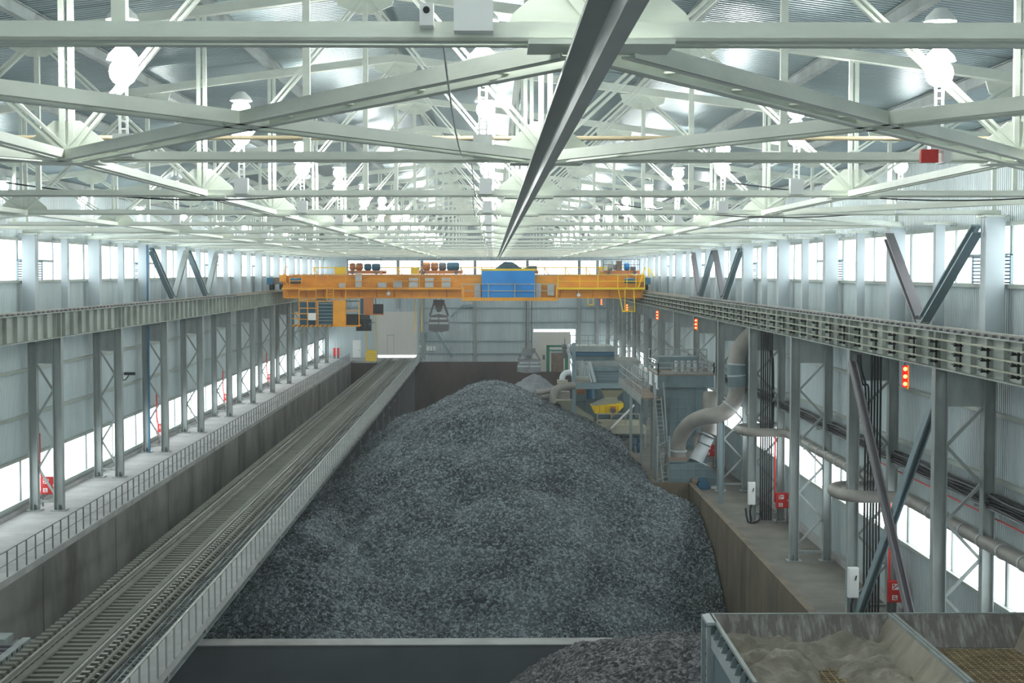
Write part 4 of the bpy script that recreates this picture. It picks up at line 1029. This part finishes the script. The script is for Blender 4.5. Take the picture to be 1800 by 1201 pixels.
def guard(name, pts, h, col, par, n=5, r=.03):
    mb = MB()
    for p, q in zip(pts[:-1], pts[1:]):
        p, q = Vector(p), Vector(q)
        for i in range(n+1): c = p.lerp(q, i/n); mb.bar(c, c+Vector((0, 0, h)), r*2, r*2)
        for f in (1, .55): mb.bar(p+Vector((0, 0, h*f)), q+Vector((0, 0, h*f)), r*2, r*2)
        mb.bar(p+Vector((0, 0, .06)), q+Vector((0, 0, .06)), .02, .12)
    mb.build(name, col, par)
zz = h0.z+.08
guard('roof_railing', [(h0.x, 107.9, zz), (h0.x, YH, zz), (h1.x, YH, zz), (h1.x, 107.9, zz)], .75, 'steel', t, 4, .04)
for i in range(5):
    x = h0.x+1.5+i*.42; MB().tube([(x, 104, zz), (x, 104, zz+.75)], .13, 10).build('pulse_valve', 'grey', t)
MB().box(h0.x+.5, h1.x-.5, 106, 107.4, zz, zz+.9).build('top_plenum', 'machine', t)
q0 = at(1104, 614, 109); q1 = at(1252, 616, 109)
up = thing('upper_gantry', (11.5, 110, ZR), 'high railed gantry behind the filter house roof', 'gantry')
zg = q0.z-1.05
MB().box(11.2, 15.2, 108.4, 109.4, zg-.12, zg).build('floor_plate', 'steel', up)
guard('railing', [(11.2, 109.35, zg), (11.2, 108.45, zg), (15.2, 108.45, zg)], 1.05, 'steel', up, 6, .035)
for x in (11.35, 15.0):
    MB().box(x-.1, x+.1, 108.8, 109.0, ZR, zg-.12).build('leg', 'steel', up)
# access walkway with stair tower
t = thing('access_walkway', (10.4, 101, ZR), 'railed steel access walkway with stair tower beside the filter house', 'walkway')
zw = rz(-8.3)
MB().box(9.85, 11.0, 101, 119, zw-.1, zw).build('walkway_floor', 'brick', t)
guard('walkway_railing', [(9.88, 119, zw), (9.88, 101, zw)], 1.1, 'steel', t, 12, .03)
guard('walkway_railing', [(11.0, 119, zw), (11.0, 108, zw)], 1.1, 'steel', t, 8, .03)
mb = MB()
for i in range(12): mb.box(9.8, 9.84, 101.4+i*1.5, 102.1+i*1.5, zw-.45, zw-.12)
MB().box(9.82, 9.86, 101, 119, zw-.5, zw-.05).build('side_plate', 'steel', t)
for x in (10.8, 11.2, 10.85):
    pass
for x, y in ((10.75, 101.1), (10.75, 110), (10.75, 118.5)): MB().box(x-.1, x+.1, y-.1, y+.1, ZR, zw-.1).build('leg', 'steel', t)
for x in (10.72, 11.12): MB().bar((x, 100.9, zw), (x+.35, 99.2, ZR+.3), .07, .2).build('stair_stringer', 'steel', t)
MB().bar((11.3, 101, zw+1.0), (11.5, 99.1, ZR+.9), .09, .09).bar((10.75, 101, zw+1.0), (10.75, 101, zw), .07, .07).build('stair_handrail', 'steel', t)
for i in range(20):
    f = (i+.5)/20; MB().box(10.74+.35*f, 11.15+.35*f, 100.9-1.7*f-.12, 100.9-1.7*f+.12, zw+(ZR+.3-zw)*f-.02, zw+(ZR+.3-zw)*f+.02).build('stair_tread', 'steel', t)
for x, y in ((10.72, 99.1), (11.5, 99.1)): MB().box(x-.05, x+.05, y-.05, y+.05, ZR, ZR+3.4).build('tower_post', 'steel', t)
for i in range(4): MB().bar((10.72, 99.1, ZR+.5+i*.75), (11.5, 99.1, ZR+.9+i*.75), .05, .05).build('tower_brace', 'steel', t)
for i in range(4):
    y = 103+i*3.6; z0 = zw+.45
    c = thing('control_panel', (11.06, y, z0), 'pale tilted control panel on the walkway rail by the filter house, %s from the stair' % ORD[i], 'panel', 'control panels on the walkway rail')
    MB().prism([(y-.9, z0), (y+.9, z0), (y+.9, z0+.95), (y-.9, z0+.95)], 'x', 11.02, 11.1).build('body', 'white', c)
    MB().box(11.1, 11.2, y-.85, y+.85, z0+.05, z0+.9).build('back_box', 'grey', c)
# ------------------------------------------------------------------ crushing tower at the rear
YB = 122.0
t = thing('screening_tower', at(1050, 780, YB), 'blue grey layered machine tower beyond the right flank of the ore heap', 'machine tower')
def px_part(nm, a, b, c, d, ya, yb, col, par=None): return pbox(MB(), a, b, c, d, ya, yb).build(nm, col, par or t)
px_part('roof_slab', 1001, 1081, 611, 618.5, 125, 131, 'steel'); px_part('roof_band', 1004, 1080, 619, 625.5, 125.2, 130.8, 'bluepipe'); px_part('upper_body', 1006, 1080, 626, 634, 125.4, 130.5, 'machine')
px_part('mid_slab', 1034, 1127, 635, 645, 124, 130, 'steel'); px_part('lower_body', 1041, 1098, 646, 652, 122.6, 129, 'machine'); px_part('screen_box', 1043, 1098, 652, 674, 122.9, 129, 'machine')
for py in (656, 661, 667): px_part('screen_rib', 1043, 1098, py-.5, py+.5, 122.8, 122.9, 'bluegrey')
px_part('shade_backing', 1012, 1136, 684, 767, 129.5, 133, 'machine')  # added backing box, its dark colour stands in for the shaded space behind
for px in (1030, 1052, 1074, 1096, 1116): px_part('housing_rib', px-.5, px+.5, 684, 767, 129.4, 129.5, 'machine')  # ribs of the added dark backing, upright then level
for py in (705, 735): px_part('housing_rib', 1012, 1136, py-.5, py+.5, 129.4, 129.5, 'machine')
px_part('main_beam', 1007, 1100, 674, 683, 122, 122.6, 'bluegrey')
for a, b in ((1005.5, 1012),):
    q, r = at(a, 603, YB), at(b, 603, YB); MB().box(q.x, r.x, YB, YB+.35, ZP, q.z).build('tower_post', 'bluegrey', t)
for px in (1098, 1128): q = at(px, 640, 127); MB().box(max(q.x, 10.8)-.12, max(q.x, 10.8)+.12, 127, 127.3, ZR, q.z).build('tower_post', 'machine', t)
px_part('side_platform', 1011, 1036, 664, 668, 122.2, 124.5, 'cream')
a = at(1011, 664, 122.3); b = at(1036, 664, 122.3); guard('platform_railing', [(a.x, 122.3, a.z), (b.x, 122.3, b.z)], 1.25, 'grey', t, 3, .035)
MB().bar(at(1036, 636, 122.2), at(1046, 672, 122.2), .08, .25).bar(at(1031, 634, 122.2), at(1040, 672, 122.2), .08, .08).build('platform_stair', 'grey', t)
for i, (p, q) in enumerate((((996, 606), (1008, 640)), ((996, 614), (1006, 646)))): MB().bar(at(*p, 121.8), at(*q, 121.8), .08, .08).build('sloping_rail', 'grey', t)
q = at(993, 617, 123); MB().box(q.x-.2, q.x+.2, 122.9, 123.3, q.z-.6, q.z+.3).sphere((q.x, 123.1, q.z+.3), .27, 12, 8).tube([(q.x, 123.1, q.z+.5), (q.x, 123.1, q.z+1.0)], .03, 5).build('winch_motor', 'dark', t)
a, b = at(993, 610, 123), at(1083, 612, 123); guard('roof_railing', [(at(1003, 611, 125).x, 125, at(1003, 611, 125).z), (at(1128, 611, 125).x, 125, at(1003, 611, 125).z)], 1.0, 'steel', t, 8, .03)
def frus(mb, pts):
    """square frusta through (px0,px1,py) at the tower's depth"""
    rings = []
    for a, b, c, d in pts: p, q = at(a, c, 124), at(b, c, 124); rings.append([(p.x, 124-d, p.z), (q.x, 124-d, p.z), (q.x, 124+d, p.z), (p.x, 124+d, p.z)])
    vs = [v for r in rings for v in r]; fs = [(3, 2, 1, 0), tuple(range(len(vs)-4, len(vs)))]
    for i in range(len(rings)-1):
        for k in range(4): fs.append((4*i+k, 4*i+(k+1) % 4, 4*i+4+(k+1) % 4, 4*i+4+k))
    return mb.add(vs, [f[::-1] for f in fs])
frus(MB(), [(1056, 1096, 684, 1.2), (1062, 1084, 697, .7), (1062, 1084, 701, .7), (1040, 1092, 712, 1.1)]).build('discharge_cone', 'cream', t)
t = thing('vibrating_feeder', at(1068, 727, 123), 'bright yellow feeder trough with orange motor under the machine tower', 'feeder')
poly = [(1040, 714.5), (1096, 709), (1096, 716), (1083, 727.5), (1046, 727.5)]
MB().prism([(at(a, b, 122.6).x, at(a, b, 122.6).z) for a, b in poly][::-1], 'y', 122.6, 125).build('trough', 'yellow', t)
mb = MB()
for px in (1046, 1054, 1064.5, 1087): pbox(MB(), px-.35, px+.35, 713, 727, 122.55, 122.6).build('trough_seam', 'orange', t)
q = at(1077.5, 721.5, 122.3); MB().tube([(q.x, 122.2, q.z), (q.x, 122.6, q.z)], .24, 14).build('motor', 'dark', t)
MB().box(q.x-.2, q.x+.2, 122.1, 122.5, q.z+.16, q.z+.3).box(q.x-.2, q.x+.12, 122.1, 122.5, q.z-.45, q.z-.3).build('motor_guard', 'brownor', t)
t = thing('service_platform', at(1085, 762, 121), 'pale service platform with railing below the yellow feeder', 'platform')
px_part('floor_beam', 1030, 1136, 753, 763, 120.6, 121, 'cream', t); px_part('floor_plate', 1030, 1136, 750.5, 753, 120.6, 126, 'cream', t)
a, b = at(1050, 751, 120.7), at(1124, 751, 120.7); guard('railing', [(a.x, 120.7, a.z), (b.x, 120.7, b.z)], 1.05, 'cream', t, 3, .045)
MB().bar(at(1115, 712, 120.4), at(1074, 753, 120.4), .14, .14).build('brace_pole', 'white', t)
for px in (1126, 1134): q = at(px, 763, 121); MB().box(q.x-.1, q.x+.1, 121, 121.2, ZR, q.z).build('leg', 'steel', t)
for i, (a, b, c, d) in enumerate(((1105, 1116, 768, 788), (1118, 1128, 770, 790), (1068, 1078, 760, 775))):
    p, q = at(a, d, 119), at(b, c, 119); r = (q.x-p.x)/2
    if i == 2: continue
    t = thing('pump', (p.x+r, 119, p.z), 'dark teal pump on the floor under the pale platform, %s from the heap' % ORD[i], 'pump', 'teal pumps')
    MB().tube([(p.x+r, 119, ZR), (p.x+r, 119, q.z)], r*.7, 12).build('pump_body', 'teal', t); MB().tube([(p.x+r, 118.6, p.z+.3), (p.x+r, 119.4, p.z+.3)], r*.9, 12).build('pump_wheel', 'bluepipe', t)
q = at(1028, 728, 121.5)
t = thing('drive_unit', at(1035, 699, 122.5), 'dark teal cylinder and orange motor beside the cream funnel', 'motor')
a, b = at(1031, 702, 122.3), at(1047, 685, 122.3); MB().tube([((a.x+b.x)/2, 122.9, a.z), ((a.x+b.x)/2, 122.9, b.z)], (b.x-a.x)/2*.9, 16).build('cylinder', 'teal', t)
a, b = at(1015, 693, 122.6), at(1028, 685, 122.6); MB().tube([(a.x, 122.9, (a.z+b.z)/2), (b.x, 122.9, (a.z+b.z)/2)], .2, 12).build('motor', 'brownor', t)
# ducts left of the tower
t = thing('elbow_duct', at(990, 700, 121), 'cluster of pale elbow ducts at the crest of the ore heap', 'duct')
MB().tube(smooth_path([at(1002, 655, 121.5), at(994, 656, 121.3), at(989, 662, 121.2), at(988, 672, 121.2)], 5), .23, 12).build('upper_elbow', 'foil', t)
px_part('junction_box', 980, 998, 669, 675, 120.6, 121.6, 'cream', t)
MB().tube(smooth_path([at(1010, 678, 121), at(992, 679, 120.8), at(978, 685, 120.6), at(972, 696, 120.5), at(971, 708, 120.5)], 5), .3, 14).build('lower_elbow', 'duct', t)
MB().tube([at(970, 687, 121), at(941, 690.5, 120)], .2, 12).tube([at(970, 698, 121), at(950, 697, 120)], .14, 12).build('level_pipe', 'duct', t)
px_part('collector_box', 977, 1002, 689, 702, 121.2, 122.6, 'duct', t)
frus(MB(), [(976, 1006, 703, .8), (985, 1008, 712, .8), (1000, 1042, 733, .9), (1000, 1042, 740, .9)]).build('chute', 'cream', t)
# green portal with bales near the far opening
t = thing('green_portal', at(978, 650, 201), 'green portal frame standing before the far lit opening', 'frame')
q0, q1 = at(960.5, 607, 201), at(996, 651, 201)
for x in (q0.x+.2, q1.x): MB().box(x-.2, x+.2, 200.8, 201.2, ZR, q0.z).build('upright', 'green', t)
MB().box(q0.x, q1.x, 200.8, 201.2, q0.z-.25, q0.z).box(q0.x+.4, q1.x, 200.9, 201.1, q0.z-.75, q0.z-.6).build('crossbar', 'green', t)
MB().box(q0.x-.5, q0.x-.2, 200.9, 201.1, q0.z-1.9, q0.z-1.3).build('control_box', 'dark', t)
for j in range(4):
    z = ZR+j*.85
    o = MB().box(q0.x+.7, q1.x-.4, 201.4, 202.6, z, z+.83).build('bale', 'brick'); tag(o, 'brownish bale stacked inside the green portal, %s from the floor' % ORD[j], 'bale', 'bales in the green portal')
p = at(972, 616, 202); o = MB().prism([(q0.x+.6, ZR+3.4), (q1.x-.4, ZR+3.4), (q1.x-.6, ZR+3.75), (q0.x+1.4, ZR+3.9), (q0.x+.7, ZR+3.6)], 'y', 201.4, 202.6).build('plastic_sheet', 'foil'); tag(o, 'crumpled pale sheet lying on the topmost bale', 'sheet')

# ------------------------------------------------------------------ grizzly hoppers in the near corner
def hopper(x0, x1, lab):
    zt, zb, yb, yf = rz(-9.0), rz(-9.75), 40.0, 33.2
    t = thing('grizzly_hopper', ((x0+x1)/2, 36.6, ZP), lab, 'hopper', 'grizzly hoppers')
    d = .03
    def plate(nm, a, b, c, e, m):
        n = (Vector(b)-Vector(a)).cross(Vector(e)-Vector(a)).normalized()*d
        vs = [Vector(p) for p in (a, b, c, e)]; vs += [v-n for v in vs]
        MB().add(vs, [(0, 1, 2, 3), (7, 6, 5, 4), (0, 4, 5, 1), (1, 5, 6, 2), (2, 6, 7, 3), (3, 7, 4, 0)]).build(nm, m, t)
    i = .58
    plate('back_plate', (x0, yb, zt), (x0+i, yb-.68, zb), (x1-i, yb-.68, zb), (x1, yb, zt), 'hopper')
    plate('side_plate', (x0, yf, zt), (x0+i, yf, zb), (x0+i, yb-.68, zb), (x0, yb, zt), 'hopperside')
    plate('side_plate', (x1, yb, zt), (x1-i, yb-.68, zb), (x1-i, yf, zb), (x1, yf, zt), 'hopperside')
    g = MB(); x = x0+i
    while x < x1-i: g.box(x-.018, x+.018, yf, yb-.68, zb-.1, zb-.01); x += .19
    y = yf+.1
    while y < yb-.7: g.box(x0+i, x1-i, y-.018, y+.018, zb-.09, zb); y += .19
    g.build('grating', 'grate', t)
    MB().box(x0-.03, x0+.06, yf, yb, zt-.06, zt+.02).box(x1-.05, x1+.02, yf, yb, zt-.06, zt+.02).box(x0, x1, yb-.02, yb+.06, zt-.06, zt+.01).build('rim', 'steel', t)
    MB().box(x0+.1, x1-.1, yf, yb-.3, zb-2.2, zb-.3).build('chute_body', 'front', t)
    for x in (x0+.05, x1-.1):
        for y in (yf+.2, yb-.05): MB().box(x-.1, x+.1, y-.1, y+.1, ZP, zt-.08).build('leg', 'steel', t)
    return t
h = hopper(5.75, 10.46, 'open grizzly hopper with dried mud over its grating, at the edge of the ore')
MB().box(5.6, 5.75, 33.2, 39.85, rz(-9.62), rz(-9.3)).build('side_beam', 'grey', h)
MB().box(5.68, 5.8, 33.2, 39.7, rz(-11.4), rz(-9.62)).build('side_sheet', 'machine', h)
for i in range(10): y = 33.6+i*.68; MB().prism([(5.58, rz(-9.3)), (5.74, rz(-9.3)), (5.74, rz(-9.04)), (5.66, rz(-9.04))], 'y', y-.015, y+.015).build('rim_rib', 'bluegrey', h)
MB().box(5.5, 5.6, 39.9, 40.0, ZP, rz(-8.98)).box(5.5, 5.6, 38.9, 39.0, ZP, rz(-9.1)).box(5.5, 5.75, 38.9, 40, rz(-9.06), rz(-8.98)).build('corner_post', 'grey', h)
hopper(10.54, 14.15, 'open grizzly hopper with bare rusty grating, next to the machine side columns')
def mud(X, Y):
    z = -9.76+.1+.18*vnoise(X, Y, .9, 51)+.13*vnoise(X, Y, .35, 52)+.05*vnoise(X, Y, .14, 53)
    z += .38*np.exp(-(((X-7.1)/.75)**2+((Y-36.7)/1.0)**2))+.22*np.exp(-(((X-9.5)/.5)**2+((Y-37.5)/2.0)**2))+.2*np.exp(-(((Y-39.2)/.35)**2))
    z -= .5*np.exp(-(((X-8.25)/.6)**2+((Y-35.2)/.9)**2))
    return z+H
heap('mud_cake', np.arange(5.98, 10.25, .03), np.arange(33.3, 39.6, .035), mud, 'mud', 'dried grey mud caked over the grating of the nearer hopper', 'mud')

# ------------------------------------------------------------------ light and view
hz = bpy.data.materials.new('dusty_air'); hz.use_nodes = True; hz.node_tree.nodes.clear()
_v = hz.node_tree.nodes.new('ShaderNodeVolumeScatter'); _o = hz.node_tree.nodes.new('ShaderNodeOutputMaterial')
_v.inputs['Color'].default_value = (.9, .98, 1, 1); _v.inputs['Density'].default_value = .0005; _v.inputs['Anisotropy'].default_value = .5
hz.node_tree.links.new(_v.outputs[0], _o.inputs['Volume'])
o = MB().box(XW0-2, XW1+2, -3, YE+3, ZP-1.5, rz(9.5)).build('dust_haze', hz); tag(o, 'thin dusty haze hanging in the hall air', 'haze', None, 'stuff')
sc = bpy.context.scene
w = bpy.data.worlds.new('world'); sc.world = w; w.use_nodes = True
w.node_tree.nodes['Background'].inputs[0].default_value = (.85, .93, 1, 1); w.node_tree.nodes['Background'].inputs[1].default_value = 1.0
vs = sc.view_settings; vs.view_transform = 'Standard'; vs.look = 'None'; vs.gamma = 1; vs.exposure = 0.65; vs.use_curve_mapping = False
sc.cycles.max_bounces = 6; sc.cycles.diffuse_bounces = 4; sc.cycles.glossy_bounces = 3
